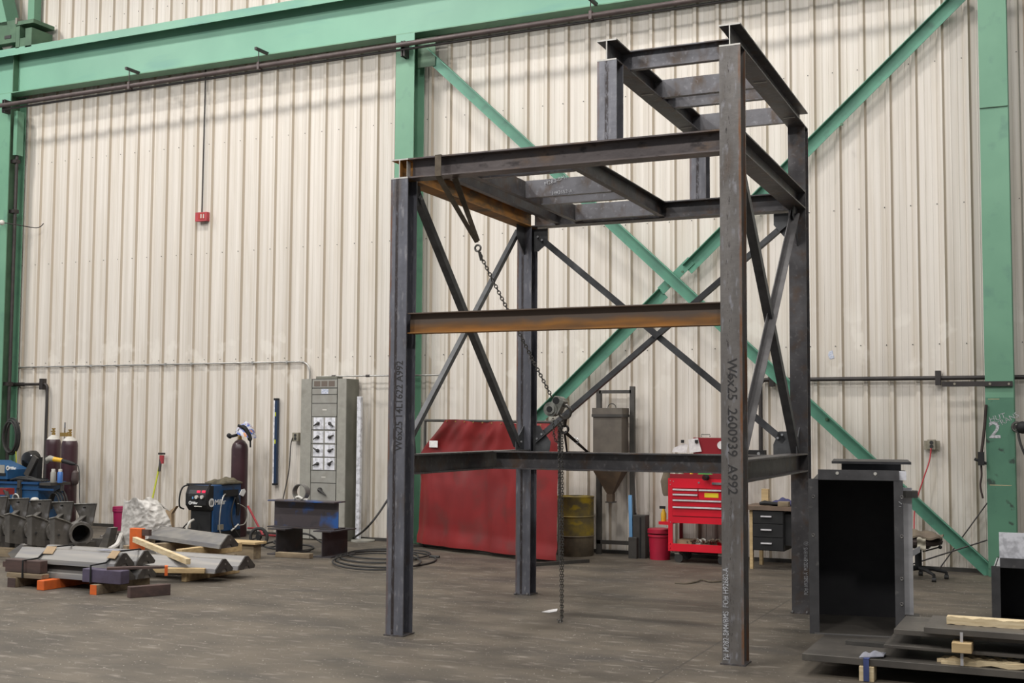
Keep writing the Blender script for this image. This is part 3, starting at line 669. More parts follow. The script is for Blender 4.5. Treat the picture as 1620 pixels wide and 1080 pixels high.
# vertical pipe on the left column
a = Yp(27, 190, 6.40); b = Yp(14, 680, 6.40); xx = a.x
xx = -11.12
o = pipe('riser_pipe', 'black vertical pipe fixed to the side of the left green column', 'pipe', [(xx, 6.42, .8), (xx, 6.42, 6.55)], .028, 'pipe_dark')
for z in (6.05, 5.2, 2.3):
    MB().box(xx-.09, 6.37, z-.03, xx+.03, 6.47, z+.03).build('clamp', 'pipe_dark', o)
MB().box(xx-.03, 6.36, 6.15, xx+.05, 6.5, 6.9).build('sleeve', 'green_paint', o)
# lamp bracket thing low on the left column
o = MB().sphere(Yp(3, 352, 6.2), .045, 12, 8).build('valve', 'off_white', None, True); tag(o, 'small white round valve on the face of the left green column', 'valve')
q = Yp(3, 352, 6.2); MB().tube(smoothpts([q+V(.02, .02, 0), q+V(.2, .1, -.03), q+V(.42, .35, -.06), q+V(.50, .42, .02)]), .008, 6).build('lever', 'pipe_dark', o)
# hose coil hanging on the left column
o = thing('hose_coil', 'black hose coiled and hung on the left green column', 'hose', tuple(Yp(20, 735, 6.1)))
c = Yp(20, 691, 6.18)
for k in range(5):
    MB().torus(c+V(.01*(k-2), -.03*k+.03, .012*(k % 2)), (0.05*(k-2), 1, .02), .20+.012*((k*3) % 4), .013, 36, 7, sx=.72, sy=1.25, a=(1, 0, 0)).build('loop', 'rubber', o, True)
MB().tube(smoothpts([c+V(-.06, 0, -.2), c+V(-.07, -.02, -.45), c+V(0, -.03, -.7)]), .012, 6).build('loose_end', 'rubber', o)
MB().tube(smoothpts([c+V(.10, -.02, -.22), c+V(.12, -.02, -.4), c+V(.08, 0, -.55), c+V(.06, 0, -.75)]), .009, 6).build('loose_end', 'yellow_green', o)
MB().cyl((c.x, c.y-.02, c.z+.22), (c.x, 6.31, c.z+.22), .016, n=8).build('hook', 'pipe_dark', o)
# right wall pipe with elbow and dropping leg
a = V(5.9, 6.62, 0); a.z = Yp(1560, 597, 6.62).z; b = Yp(1203, 601, 6.62); b.z = a.z; c = V(b.x, 6.62, 1.33)
o = pipe('gas_pipe', 'black pipe along the right wall with a leg dropping behind the frame', 'pipe', elbow_path(a, b, c, .07), .026, 'pipe_dark')
for px in (1221, 1484): q = Yp(px, 599, 6.6); MB().box(q.x-.03, 6.57, a.z-.085, q.x+.03, 6.668, a.z+.085).build('bracket', 'pipe_dark', o)
q = V(b.x, 6.60, 1.33); MB().box(q.x-.15, 6.5, q.z-.045, q.x+.07, 6.62, q.z+.04).build('valve', 'black_plastic', o)
MB().cyl((q.x, 6.49, q.z), (q.x, 6.5, q.z), .02, n=8).build('valve_nut', 'bolt', o)
# cable down to the red box
o = thing('pull_station', 'small red box high on the left wall fed by a hanging black cable', 'alarm box', tuple(Yp(317, 350, 6.6)))
yb = 6.60
pbox(MB(), 309, 335.5, 327, 349.5, yb, .07).build('box_body', 'box_red', o)
pbox(MB(), 313.5, 337, 323.5, 346.5, yb-.004, .004).build('cover_plate', 'vinyl_edge', o)
for px in (317, 321): pbox(MB(), px, 338.5, px+1.6, 345, yb-.007, .003).build('socket_slot', 'off_white', o)
a = Yp(321, 336, 6.68); MB().tube([(a.x, 6.656, a.z), (a.x+.012, 6.656, a.z+2.3)], .011, 6).build('feed_cable', 'pipe_dark', o)
# other outlets
def outlet(label, x0, y0, x1, y1, cord=None, cm='rubber', plate=None):
    o = thing('outlet_box', label, 'outlet', tuple(Yp(x0, y1, 6.65)))
    if plate: pbox(MB(), *plate, 6.660, .008).build('back_plate', 'outlet_box', o)
    pbox(MB(), x0, y0, x1, y1, 6.60, .065).build('box_body', 'outlet_box', o, bevel=.004)
    w_ = (x1-x0)
    for k in (.3, .68):
        c = Yp((x0+x1)/2, y0+(y1-y0)*k, 6.60); MB().cyl(c, c+V(0, -.004, 0), .022, n=10).build('socket', 'handle_dark', o)
    if cord:
        MB().tube(smoothpts([Yp(px, py, yy) for px, py, yy in cord]), .008, 6).build('cord', cm, o, True)
    return o
outlet('beige wall outlet beside the electrical cabinet with a dark cord hanging from it', 462, 684, 472, 698, [(463, 692, 6.6), (460, 705, 6.57), (457, 745, 6.56), (447, 795, 6.5), (446, 830, 6.4)])
outlet('beige wall outlet with a red cord, right of the big open black box', 1467, 695, 1480, 711, [(1473, 709, 6.58), (1470, 730, 6.54), (1460, 760, 6.5), (1448, 800, 6.45), (1446, 840, 6.3)], 'cord_red', (1462, 697, 1487, 711))
# black strap hanging beside the right column
o = thing('tie_down_strap', 'black ratchet strap hanging down the left edge of the green column marked 2', 'strap', tuple(Yp(1554, 790, 6.25)))
MB().tube(smoothpts([Yp(1560, 640, 6.28), Yp(1557, 680, 6.26), Yp(1552, 722, 6.26)]), .017, 6).build('webbing', 'cloth_dark', o)
c = Yp(1552, 726, 6.25); MB().box(c.x-.03, 6.21, c.z-.07, c.x+.035, 6.27, c.z+.08).cyl(c+V(-.07, 0, .0), c+V(.06, 0, -.05), .016, n=8).build('ratchet', 'black_plastic', o)
MB().tube(smoothpts([Yp(1552, 732, 6.25), Yp(1553, 752, 6.25), Yp(1551, 768, 6.25), Yp(1555, 788, 6.25)]), .011, 6).build('loose_tail', 'cloth_dark', o)
# regulator and hose right of the right column
o = thing('air_hose', 'black air hose and fitting hanging to the right of the green column marked 2', 'hose', tuple(Yp(1614, 740, 6.2)))
c = Yp(1609, 675, 6.25); MB().box(4.36, 6.24, c.z-.02, c.x, 6.30, c.z+.02).build('bracket', 'pipe_dark', o)
c = Yp(1609, 675, 6.25); MB().torus(c, (0, 1, 0), .05, .014, 16, 6).build('fitting', 'chain_steel', o, True)
MB().tube(smoothpts([c, Yp(1614, 700, 6.2), Yp(1622, 720, 6.2)]), .014, 6).build('hose', 'rubber', o); MB().sphere(Yp(1618, 676, 6.2), .07, 10, 8).build('regulator', 'black_plastic', o, True)
o = tag(MB().cyl(Yp(1482, 905, 6.5), Yp(1562, 795, 6.60), .008, n=6).build('rod', 'pipe_dark'), 'thin dark rod leaning steeply against the wall by the right green column', 'rod')
o = tag(MB().cyl(Yp(1440, 893, 6.3), Yp(1562, 854, 6.36), .009, n=6).build('rod', 'pipe_dark'), 'thin dark rod lying at a slant across the foot of the green brace', 'rod')
# torn sticker
pts = [Yp(px, py, 6.697) for px, py in ((1311, 556), (1317, 554), (1318, 560), (1320, 566), (1313, 568), (1310, 562))]
o = tag(MB().prism(pts, (0, -.002, 0)).build('sticker', 'sticker_blue'), 'small torn blue and white sticker on the wall above the right pipe', 'sticker')

# ================================================================== ELECTRICAL CABINET
o = thing('electrical_cabinet', 'tall grey electrical switch cabinet with rows of black handles', 'cabinet', tuple(Gp(510, 858, 0)))
yf = 6.32
A = Yp(477, 598, yf); B_ = Yp(548, 600, yf); x0, x1, zt = A.x, B_.x, (A.z+B_.z)/2
MB().box(x0+.01, yf+.02, .0, x1, 6.66, zt).build('body', 'cabinet_side', o, bevel=.004)
xm0 = Yp(493, 700, yf).x; xm1 = Yp(533, 700, yf).x
MB().box(x0, yf, .02, xm0-.015, yf+.02, zt).build('side_cover', 'cabinet_grey', o)
MB().box(xm1, yf, .02, x1, yf+.02, zt).build('side_cover', 'cabinet_grey', o)
rows = [600, 614, 624, 638, 659, 680, 702, 723, 744, 764, 794]
MB().box(xm0-.015, yf+.012, .02, xm1, yf+.02, zt).build('gap', 'handle_dark', o)
MB().box(xm0, yf, .02, xm1, yf+.012, Yp(510, 796, yf).z).build('door', 'panel_grey', o)
zr = lambda py: Yp(513, py, yf).z
pv = MB().box(xm0, yf-.002, zr(613), xm1-.012, yf+.01, zr(600)).build('vent_panel', 'panel_grey', o)
for k in range(3):
    xa = xm0+.03+k*(xm1-xm0-.06)/3; MB().box(xa, yf-.004, zr(611), xa+(xm1-xm0-.06)/3-.02, yf, zr(602.5)).build('grille', 'vent_brown', pv)
for k in range(1, 10):
    d_ = MB().box(xm0, yf-.004, zr(rows[k+1]-.6), xm1-.012, yf+.01, zr(rows[k]+.4)).build('door', 'panel_grey', o)
    if k == 1: MB().box(-.06+(xm0+xm1)/2, yf-.006, zr(623), (xm0+xm1)/2+.06, yf-.004, zr(615)).build('name_label', 'sticker_blue', d_)
    if k in (3, 8): MB().box(-.035+(xm0+xm1)/2, yf-.006, zr(649 if k == 3 else 755.5), (xm0+xm1)/2+.035, yf-.004, zr(647 if k == 3 else 753.5)).build('name_label', 'off_white', d_)
    if k in (4, 5, 6, 7):
        for s_ in (0, 1):
            cx = xm0+(xm1-xm0)*(.27+.46*s_); cz = (zr(rows[k])+zr(rows[k+1]))/2
            MB().box(cx-.085, yf-.006, cz-.085, cx+.085, yf-.004, cz+.085).build('switch_plate', 'silver_label', d_)
            an = [(.5, -.55), (.45, .35), (-.5, .35), (.35, .6)][k-4][s_]; dd = V(cos(an), 0, sin(an))*.08
            MB().cyl(V(cx, yf-.03, cz), V(cx, yf-.004, cz), .024, n=10).tube([V(cx, yf-.03, cz)+dd*(-1 if s_ == 0 else -.2), V(cx, yf-.035, cz), V(cx, yf-.03, cz)+dd*(.2 if s_ == 0 else 1)], [.008, .016, .010], 8).build('switch_handle', 'handle_dark', d_, True)
    if k == 9:
        cx = (xm0+xm1)/2; cz = zr(778); MB().cyl(V(cx-.05, yf-.03, cz+.03), V(cx-.05, yf-.004, cz+.03), .035, n=12).tube([V(cx-.06, yf-.035, cz+.04), V(cx, yf-.04, cz), V(cx+.06, yf-.03, cz-.05)], [.02, .018, .010], 8).build('switch_handle', 'handle_dark', d_, True)
pbox(MB(), 500, 595, 533, 599, 6.45, .15).build('top_gutter', 'cabinet_side', o)

# white tube standing by the cabinet
o = thing('tube_stand', 'white upright tube on a flat round base beside the electrical cabinet', 'post', tuple(Gp(573, 856)))
g0 = Gp(574, 856); a = Yp(569.5, 627, g0.y)
MB().box(a.x-.032, g0.y-.03, .03, a.x+.032, g0.y+.03, a.z).build('tube', 'silver_label', o, bevel=.005)
MB().lathe((g0.x, g0.y, 0), [(.17, 0), (.17, .02), (.06, .035)], 28).build('base', 'cabinet_grey', o, True)
# spirit level hanging on the wall
o = thing('spirit_level', 'long blue and silver spirit level hanging upright on the wall', 'level', tuple(Yp(440, 764, 6.66)))
a = Yp(440, 633, 6.68); b = Yp(440, 764, 6.68)
MB().box(a.x-.014, 6.62, b.z, a.x+.03, 6.668, a.z).build('body', 'level_blue', o); MB().box(a.x-.034, 6.62, b.z, a.x-.014, 6.668, a.z).build('rail', 'silver_label', o)
for z_ in (a.z, b.z-.03): MB().box(a.x-.036, 6.615, z_, a.x+.032, 6.669, z_+.03).build('end_cap', 'black_plastic', o)
for k in (.17, .5): z_ = a.z+(b.z-a.z)*k; MB().box(a.x-.01, 6.617, z_-.03, a.x+.012, 6.62, z_+.03).build('vial', 'yellow_green', o)

# ================================================================== BENCH OF BEAM OFFCUTS
by0, by1 = 4.44, 5.02
def stub(label, px0, px1, pyb, z1):
    a = Gp(px0, pyb); t_ = MB().beam((a.x, by0, 0), (a.x, by1, 0), (0, 0, 1), .33, .27, .01, .014)
    t_.v = [p+V(-.14, 0, 0) for p in t_.v]
    o_ = t_.build('beam_offcut', 'dark_bench'); tag(o_, label, 'beam offcut', 'steel offcuts under the blue beam'); return o_
stub('dark steel beam offcut carrying the left end of the blue beam', 441, 0, 877, 0)
stub('dark steel beam offcut carrying the right end of the blue beam', 510, 0, 882, 0)
o = thing('wide_beam', 'short wide-flange beam sprayed blue lying across two steel offcuts', 'beam', (-4.1, 4.7, .33))
a = Gp(432, 841, .33); xL = Yp(434, 800, 4.72).x; xR = Yp(535, 803, 4.72).x
MB().box(xL-.02, 4.60, .33, xR+.02, 4.86, .345).build('bottom_flange', 'dark_bench', o)
MB().box(xL, 4.725, .345, xR, 4.735, .665).build('web', 'blue_beam', o)
MB().box(xL-.02, 4.60, .665, xR+.02, 4.86, .68).build('top_flange', 'blue_beam', o)
o2 = thing('hose_clamp', 'steel band ring standing on the blue beam', 'ring', (0, 0, 0)); c = Yp(476, 796, 4.75); o2.location = c; WM[o2.name] = Matrix.Translation(c)
m = MB(); c = V(c.x, 4.75, .68+.105)
m.ring([[c+V(r_*cos(t), y_, r_*sin(t)) for t in [2*PI*i/28 for i in range(28)]] for r_, y_ in ((.105, -.05), (.105, .05), (.095, .05), (.095, -.05))], False, True); m.build('band', 'zinc_bar', o2, True)
MB().tube(smoothpts([c+V(-.09, -.02, -.09), c+V(-.02, -.03, -.06), c+V(.05, -.03, -.085), c+V(.12, -.02, -.095)]), .016, 8).build('pad', 'off_white', o2, True)
o = tag(MB().box(-.25, -.045, 0, .25, .045, .06, Matrix.Translation(Gp(463, 882)+V(0, .03, 0)) @ Matrix.Rotation(.04, 4, 'Z')).build('wood_block', 'wood_old', bevel=.004), 'short wooden block on the floor under the blue beam bench', 'wood block')
# cables on the floor
m = MB(); P = lambda px, py, z=.012: Gp(px, py, z)
m.tube(smoothpts([Yp(640, 700, 5.9), Yp(628, 760, 5.75), Yp(607, 800, 5.6), Yp(580, 835, 5.4), P(556, 852), P(530, 864), P(508, 857, .02), Yp(488, 845, 5.9), Yp(470, 846, 5.9), P(440, 862), P(425, 866)]), .014, 7)
o = tag(m.build('power_cable', 'rubber', None, True), 'thick black cable drooping to the floor and running behind the blue beam bench', 'cable')
m = MB()
for k, (cx, cy, rx, ry) in enumerate(((610, 884, 80, 13), (600, 880, 62, 10), (615, 876, 66, 8), (596, 888, 70, 13))):
    m.tube([P(cx+rx*cos(t), cy+ry*sin(t), .012+.006*k) for t in [2*PI*i/40 for i in range(40)]], .011, 6, True)
m.tube(smoothpts([P(680, 880), P(695, 881)]), .02, 6)
o = tag(m.build('cable_coil', 'rubber', None, True), 'loose black cable coiled flat on the floor behind the left leg of the steel frame', 'cable')
m = MB()
for cx, cy, rx, ry in ((470, 866, 26, 5), (447, 862, 30, 6), (455, 857, 22, 5)):
    m.tube([P(cx+rx*cos(t), cy+ry*sin(t), .012) for t in [2*PI*i/30 for i in range(30)]], .012, 6, True)
o = tag(m.build('cable_coil', 'rubber', None, True), 'small heap of black cable on the floor beside the machine cart wheel', 'cable')

# ================================================================== RED WELDING CURTAIN
ca = V(-3.10, 6.22, 0); cb = V(-.66, 5.16, 0)
o = thing('welding_curtain', 'red vinyl welding curtain hung on a low floor frame by the wall', 'curtain', tuple(cb), 0)
nrm = V((cb-ca).y, -(cb-ca).x, 0).normalized()
if nrm.y > 0: nrm = -nrm
Lf = [Lp(px, py, ca, cb) for px, py in ((667, 857), (673, 760), (672, 722), (690, 694), (712, 664))]
Rt = [Lp(px, py, ca, cb) for px, py in ((884, 886), (885, 800), (886, 740), (886, 700), (887, 672))]
def along(P_, t):
    k = t*(len(P_)-1); i = min(int(k), len(P_)-2); return P_[i].lerp(P_[i+1], k-i)
def cur(u, v):
    p = along(Lf, v).lerp(along(Rt, v), u)
    wv = .035*sin(u*9+v*1.3)*(1-.6*v)+.03*noise.noise(Vector((u*6, v*2.5, 2)))+.025*noise.noise(Vector((u*14, v*5, 7)))+.02*sin(u*23+2*v)+.035*sin(v*4+u*5)*(1-v)+.012*sin(u*47)*v
    if v < .04: wv += .03
    return p+nrm*(.05+wv)+V(0, 0, .012*sin(u*PI*5)*v)
MB().grid(cur, 90, 36, nrm*.003).build('curtain_sheet', 'vinyl_red', o, True)
# folded left return
F1 = [Lp(px, py, ca, cb) for px, py in ((672, 716), (690, 692), (712, 666))]
m = MB(); t0 = Lp(712, 664, ca, cb); bk = t0+V(-.55, .0, 0)
m = MB(); p0 = Yp(712, 665, 6.15); m.prism([Yp(712, 664, 6.12), Yp(673, 718, 6.25), Yp(672, 735, 6.2), Yp(712, 735, 6.0)], nrm*.004); m.build('return_flap', 'vinyl_red', o)
pl = Lp(668, 862, ca, cb); pr = Lp(884, 892, ca, cb); tl = Lp(674, 657, ca, cb); tr_ = Lp(887, 668, ca, cb)
pl = V(ca.x, ca.y, .03); pr = V(cb.x, cb.y, .03); tl = V(ca.x, ca.y, 1.72); tr_ = V(cb.x, cb.y, 1.70)
MB().tube([pl, pr], .022, 8).build('bottom_rail', 'frame_dark', o, True); MB().tube([tl, tr_], .018, 8).build('top_rail', 'frame_dark', o, True)
MB().tube([pr, tr_], .02, 8).build('post', 'frame_dark', o, True); MB().tube([pl, tl], .02, 8).build('post', 'frame_dark', o, True)
MB().box(-.40, -.02, 0, .40, .02, .04, Matrix.Translation(cb+V(.02, .02, 0)) @ Matrix.Rotation(math.atan2(.45, .29), 4, 'Z')).build('foot', 'frame_dark', o)
MB().box(-.40, -.02, 0, .40, .02, .04, Matrix.Translation(ca) @ Matrix.Rotation(math.atan2(.45, .29), 4, 'Z')).build('foot', 'frame_dark', o)
c = Lp(696, 702, ca, cb); T = Matrix.Translation(c+nrm*.11) @ Matrix.Rotation(math.atan2((cb-ca).y, (cb-ca).x), 4, 'Z')
MB().box(-.09, -.002, -.045, .09, .002, .045, T).build('paper_tag', 'paper', o)
g_ = MB()
for k in range(12):
    u = .03+k*.085; c = along(Lf, .985).lerp(along(Rt, .985), u)+nrm*.085; g_.cyl(c, c+nrm*.012, .009, n=8)
g_.build('grommet', 'brass', o)

# ================================================================== DRUM, HOPPER, CHUNKS
c = Gp(905, 879); c = V(c.x, c.y+.12, 0)
o = thing('steel_drum', 'rusty yellow painted steel drum beside the red welding curtain', 'drum', tuple(c))
R_ = .235
MB().lathe(c, [(R_-.006, 0), (R_, .012), (R_, .24), (R_+.009, .25), (R_, .26)], 32).build('lower_shell', 'drum_rust', o, True)
MB().lathe(c, [(R_, .26), (R_, .49), (R_+.009, .50), (R_, .51), (R_, .73), (R_+.006, .742), (R_+.006, .755), (R_-.01, .755), (R_-.012, .74), (.001, .735)], 32).build('upper_shell', 'drum_paint', o, True)
yh = 6.35
o = thing('dust_hopper', 'grey sheet metal hopper with a funnel bottom hung in a tall dark frame', 'hopper', tuple(Yp(972, 883, yh)))
for a_, b_ in ((943, 950), (996, 1003)):
    pbox(MB(), a_, 611 if a_ > 950 else 617, b_, 884, yh+.12, .06).build('post', 'frame_dark', o)
pbox(MB(), 948, 617, 998, 622, yh+.12, .04).build('crossbar', 'frame_dark', o); pbox(MB(), 944, 855, 1000, 861, yh+.12, .04).build('crossbar', 'frame_dark', o)
a = Yp(940, 655, yh-.1); b = Yp(985, 745, yh-.1)
bx = MB().box(a.x, yh-.14, b.z, b.x+.0, yh+.11, a.z).build('bin', 'hopper', o)
MB().box(a.x-.015, yh-.155, a.z-.035, b.x+.015, yh+.12, a.z).build('band', 'frame_dark', o)
MB().box(a.x-.01, yh-.15, a.z, b.x+.01, yh+.115, Yp(940, 645, yh-.1).z).build('lid', 'hopper', o)
zt_ = Yp(940, 645, yh-.1).z; cx = (a.x+b.x)/2
MB().tube(arc((cx+.03, yh-.05, zt_), (1, 0, 0), (0, 0, 1), .055, 0, PI, 12), .006, 6).build('lid_handle', 'frame_dark', o)
q = [(a.x, yh-.14), (b.x, yh-.14), (b.x, yh+.11), (a.x, yh+.11)]; q2 = [(cx-.035, yh-.05), (cx+.035, yh-.05), (cx+.035, yh+.03), (cx-.035, yh+.03)]; z2 = Yp(965, 781, yh).z
MB().ring([[V(*p_, b.z) for p_ in q], [V(*p_, z2) for p_ in q2]]).build('funnel', 'hopper_rust', o)
MB().box(cx-.04, yh-.06, z2-.10, cx+.04, yh+.04, z2).build('spout', 'hopper_rust', o); MB().box(cx-.05, yh-.07, z2-.11, cx+.06, yh+.05, z2-.095).build('slide_gate', 'frame_dark', o)
o = tag(MB().cyl(Gp(1006, 880)+V(0, .1, 0), Yp(998, 660, 6.5), .016, n=8).build('steel_rod', 'chrome', None, True), 'thin bright steel rod leaning beside the grey hopper', 'rod')
o = tag(MB().prism([Yp(994, 783, 6.30), Yp(999, 783, 6.30), V(Yp(1001, 830, 6.30).x, 6.30, 0), V(Yp(996, 830, 6.30).x, 6.30, 0)], (0, .03, 0)).build('blue_board', 'skyblue'), 'narrow light blue strip standing behind the dark steel offcut', 'strip')
yk = 6.2
o = tag(pbox(MB(), 1001, 815, 1021, 884, yk+.05, .16).build('steel_offcut', 'frame_dark', None, bevel=.004), 'tall dark steel offcut standing on end beside the red bucket', 'steel offcut')
pbox(MB(), 1012, 818, 1014, 883, yk+.045, .01).build('groove', 'black_plastic', o)
o = tag(pbox(MB(), 994, 850, 1007, 885, yk-.02, .07).build('steel_offcut', 'frame_dark', None, bevel=.004), 'short dark steel offcut in front of the taller one', 'steel offcut')
c = Gp(1039, 886); c = V(c.x, c.y+.13, 0)
o = thing('bucket', 'red plastic bucket with a lid beside the red tool cart', 'bucket', tuple(c))
MB().lathe(c, [(.125, 0), (.14, .28), (.152, .285), (.150, .31), (.142, .312)], 28).build('pail', 'red_plastic', o, True)
MB().lathe(c, [(.152, .325), (.156, .33), (.156, .375), (.14, .382), (.001, .375)], 28).build('lid', 'red_plastic', o, True)

# ================================================================== RED TOOL CART
yc = 6.0
o = thing('tool_cart', 'red rolling tool cart with its lid raised, partly behind the stencilled frame leg', 'tool cart', tuple(Yp(1105, 890, yc)))
def CZ(py): return Yp(1100, py, yc).z
def CX(px): return Yp(px, 800, yc).x
XL, XR = CX(1057), CX(1150); dp = .46
for xx in (XL, XR-.055):
    MB().box(xx, yc, CZ(873), xx+.055, yc+.02, CZ(757)).build('front_post', 'red_paint', o); MB().box(xx+.01, yc+dp-.03, CZ(873), xx+.05, yc+dp, CZ(757)).build('rear_post', 'red_dark', o)
MB().box(XL, yc+.002, CZ(827), XR, yc+dp, CZ(757)).build('chest', 'red_dark', o)
MB().box(XL+.05, yc-.004, CZ(772), XR-.05, yc+.02, CZ(757)).build('front_lip', 'red_paint', o)
m = MB().box(XL+.05, yc-.005, CZ(828), XR-.05, yc+.01, CZ(818)).build('lower_panel', 'red_paint', o)
sh = MB().box(XL, yc-.005, CZ(873), XR, yc+.015, CZ(861)).box(XL, yc+.015, CZ(872), XR, yc+dp, CZ(870)).box(XL, yc+dp-.015, CZ(873), XR, yc+dp, CZ(861)).build('shelf', 'red_paint', o)
xm = CX(1105)
def drawer(x0_, x1_, p0_, p1_):
    d_ = MB().box(x0_, yc-.008, CZ(p1_-.5), x1_, yc+.01, CZ(p0_+.4)).build('drawer', 'red_paint', o)
    MB().box(x0_+.005, yc-.026, CZ(p0_+3.0), x1_-.005, yc-.008, CZ(p0_+.6)).build('drawer_handle', 'handle_silver', d_); return d_
drawer(XL+.06, xm-.003, 773, 781); drawer(XL+.06, xm-.003, 781, 790)
d_ = drawer(xm+.003, XR-.06, 773, 790); MB().box(CX(1115), yc-.011, CZ(786), CX(1137), yc-.008, CZ(779)).build('warning_label', 'label_yellow', d_)
drawer(XL+.06, XR-.06, 790, 801); drawer(XL+.06, XR-.06, 801, 817)
lz = CZ(757)
MB().box(XL+.02, yc+.01, lz, XR-.02, yc+.02, CZ(750)).build('tray_lip', 'red_dark', o); MB().box(XL+.02, yc+dp-.02, lz, XR-.02, yc+dp-.01, CZ(750)+.05).build('tray_back', 'red_dark', o)
lb = V(0, 0, 0); zl = CZ(692)
MB().box(CX(1070)+.09, yc+dp-.03, CZ(752)+.05, XR+.02, yc+dp, Yp(1105, 692, yc+dp).z).build('lid', 'red_dark', o)
q = Yp(1117, 691, yc+dp); MB().tube([q+V(-.06, 0, 0), q+V(-.06, 0, .03), q+V(.05, 0, .03), q+V(.05, 0, 0)], .006, 6).build('lid_handle', 'chrome', o)
MB().cyl((XL+.07, yc-.003, CZ(762)), (XL+.07, yc-.006, CZ(762)), .006, n=8).build('rivet', 'bolt', o)
rv = MB()
for py in (761, 767, 827, 862, 869): rv.cyl((XL+.03, yc-.001, CZ(py)), (XL+.03, yc-.005, CZ(py)), .006, n=8)
rv.build('rivet', 'bolt', o)
MB().cyl((CX(1106), yc-.004, CZ(763)), (CX(1106), yc-.01, CZ(763)), .012, n=12).build('lock', 'chrome', o)
MB().box(XL-.13, yc+.02, CZ(832), XL, yc+dp-.06, CZ(827)).build('side_shelf', 'red_paint', o)
for xx in (XL+.10, XR-.09):
    for yy in (yc+.05, yc+dp-.07):
        f_ = MB().box(xx-.03, yy-.02, .10, xx+.03, yy+.04, CZ(872)).build('caster_fork', 'cabinet_grey', o); MB().cyl((xx+.02, yy-.018, .055), (xx+.02, yy+.022, .055), .055, n=18).build('caster_wheel', 'rubber', f_, True)
MB().cyl((XL+.02, yc+dp-.07, .09), (XR-.1, yc+dp-.07, .09), .012, n=8).build('axle', 'frame_dark', o)
# things on the cart
def on(px, py, y_): return Yp(px, py, y_)
c = V(CX(1115), yc+.06, CZ(757)); m = MB(); m.prism([V(CX(a_), yc+.05, CZ(b_)) for a_, b_ in ((1100, 757), (1101, 751), (1106, 746.5), (1120, 746.5), (1125, 751), (1126, 757))], (0, .06, 0))
o = tag(m.build('tape_measure', 'lens_green', None, bevel=.004), 'green case with a red mark lying on the tool cart top', 'case'); pbox(MB(), 1108, 751, 1116, 756, yc+.048, .002).build('logo_patch', 'box_red', o)
c = V(CX(1120), yc-.05, CZ(757)+.02)
o = thing('headlamp', 'chrome lamp head hanging over the front edge of the tool cart', 'lamp', tuple(c)); MB().cyl(c+V(0, .02, 0), c+V(-.02, -.03, 0), .035, n=16).build('rim', 'black_plastic', o, True); MB().cyl(c+V(-.02, -.032, 0), c+V(-.021, -.034, 0), .026, n=16).build('lens', 'chrome', o); MB().tube([c+V(0, .02, 0), c+V(0, .045, .02)], .006, 6).build('hook', 'chrome', o)
o = tag(pbox(MB(), 1126, 763, 1141, 766.5, yc-.02, .015).build('socket_rail', 'chrome'), 'chrome ratchet bar lying along the tool cart lip', 'tool')
for (pts_, lab) in ((((1063, 715), (1066, 708), (1083, 701), (1088, 704), (1086, 716)), 'crumpled white paper sheet stuck left on the tool cart lid'), (((1089, 695), (1104, 692.5), (1110, 714), (1091, 716)), 'white paper note with a black clip on the tool cart lid')):
    oo = tag(MB().prism([Yp(a_, b_, yc+dp-.05) for a_, b_ in pts_], (0, .004, 0)).build('paper_note', 'paper'), lab, 'paper')
    c = Yp(pts_[1][0]+(-2 if lab[0] == 'w' else 14), 698, yc+dp-.055); MB().box(c.x-.02, c.y-.01, c.z-.02, c.x+.02, c.y, c.z+.02).build('magnet', 'black_plastic', oo)
oo = tag(MB().lathe(Yp(1141, 704, yc+dp-.04), [(.05, 0), (.05, .006)], 20, (0, -1, 0)).build('round_sticker', 'paper'), 'round white sticker on the tool cart lid next to the frame leg', 'sticker')
# jars and spray on the cart top
for px, pt, pb_, r_, mt_, lab in ((1071, 748, 757, .04, 'outlet_box', 'small beige box on the left of the tool cart tray'), (1088, 748, 757, .022, 'yellow', 'small yellow cone topped bottle on the tool cart tray')):
    c = V(CX(px), yc+.16, lz); oo = tag(MB().lathe(c, [(r_, 0), (r_, .05), (r_*.4, .085), (r_*.3, .11)], 12).build('small_bottle', mt_, None, True), lab, 'bottle')
c = V(XL-.09, yc+.10, CZ(827)); oo = thing('spray_bottle', 'yellow spray bottle on the side shelf of the tool cart', 'spray bottle', tuple(c))
MB().lathe(c, [(.032, 0), (.034, .09), (.018, .13), (.014, .15)], 14).build('bottle', 'yellow', oo, True); MB().box(c.x-.05, c.y-.012, c.z+.15, c.x+.02, c.y+.012, c.z+.185).build('trigger', 'black_plastic', oo)
c = V(XL-.05, yc+.12, CZ(746)); oo = thing('work_glove', 'grey work glove with a red cuff hanging off the left side of the tool cart', 'glove', tuple(c-V(0, 0, .3)))
MB().ring([[c+V(rx*cos(t)+ox, .025*sin(t), z_) for t in [2*PI*i/10 for i in range(10)]] for rx, ox, z_ in ((.045, .0, 0), (.05, -.01, -.06), (.065, -.02, -.13), (.06, -.015, -.2), (.05, -.01, -.28), (.045, 0, -.31))]).build('palm', 'cloth_brown', oo, True)
MB().box(c.x-.05, c.y-.03, c.z, c.x+.05, c.y+.03, c.z+.05).build('cuff', 'box_red', oo)
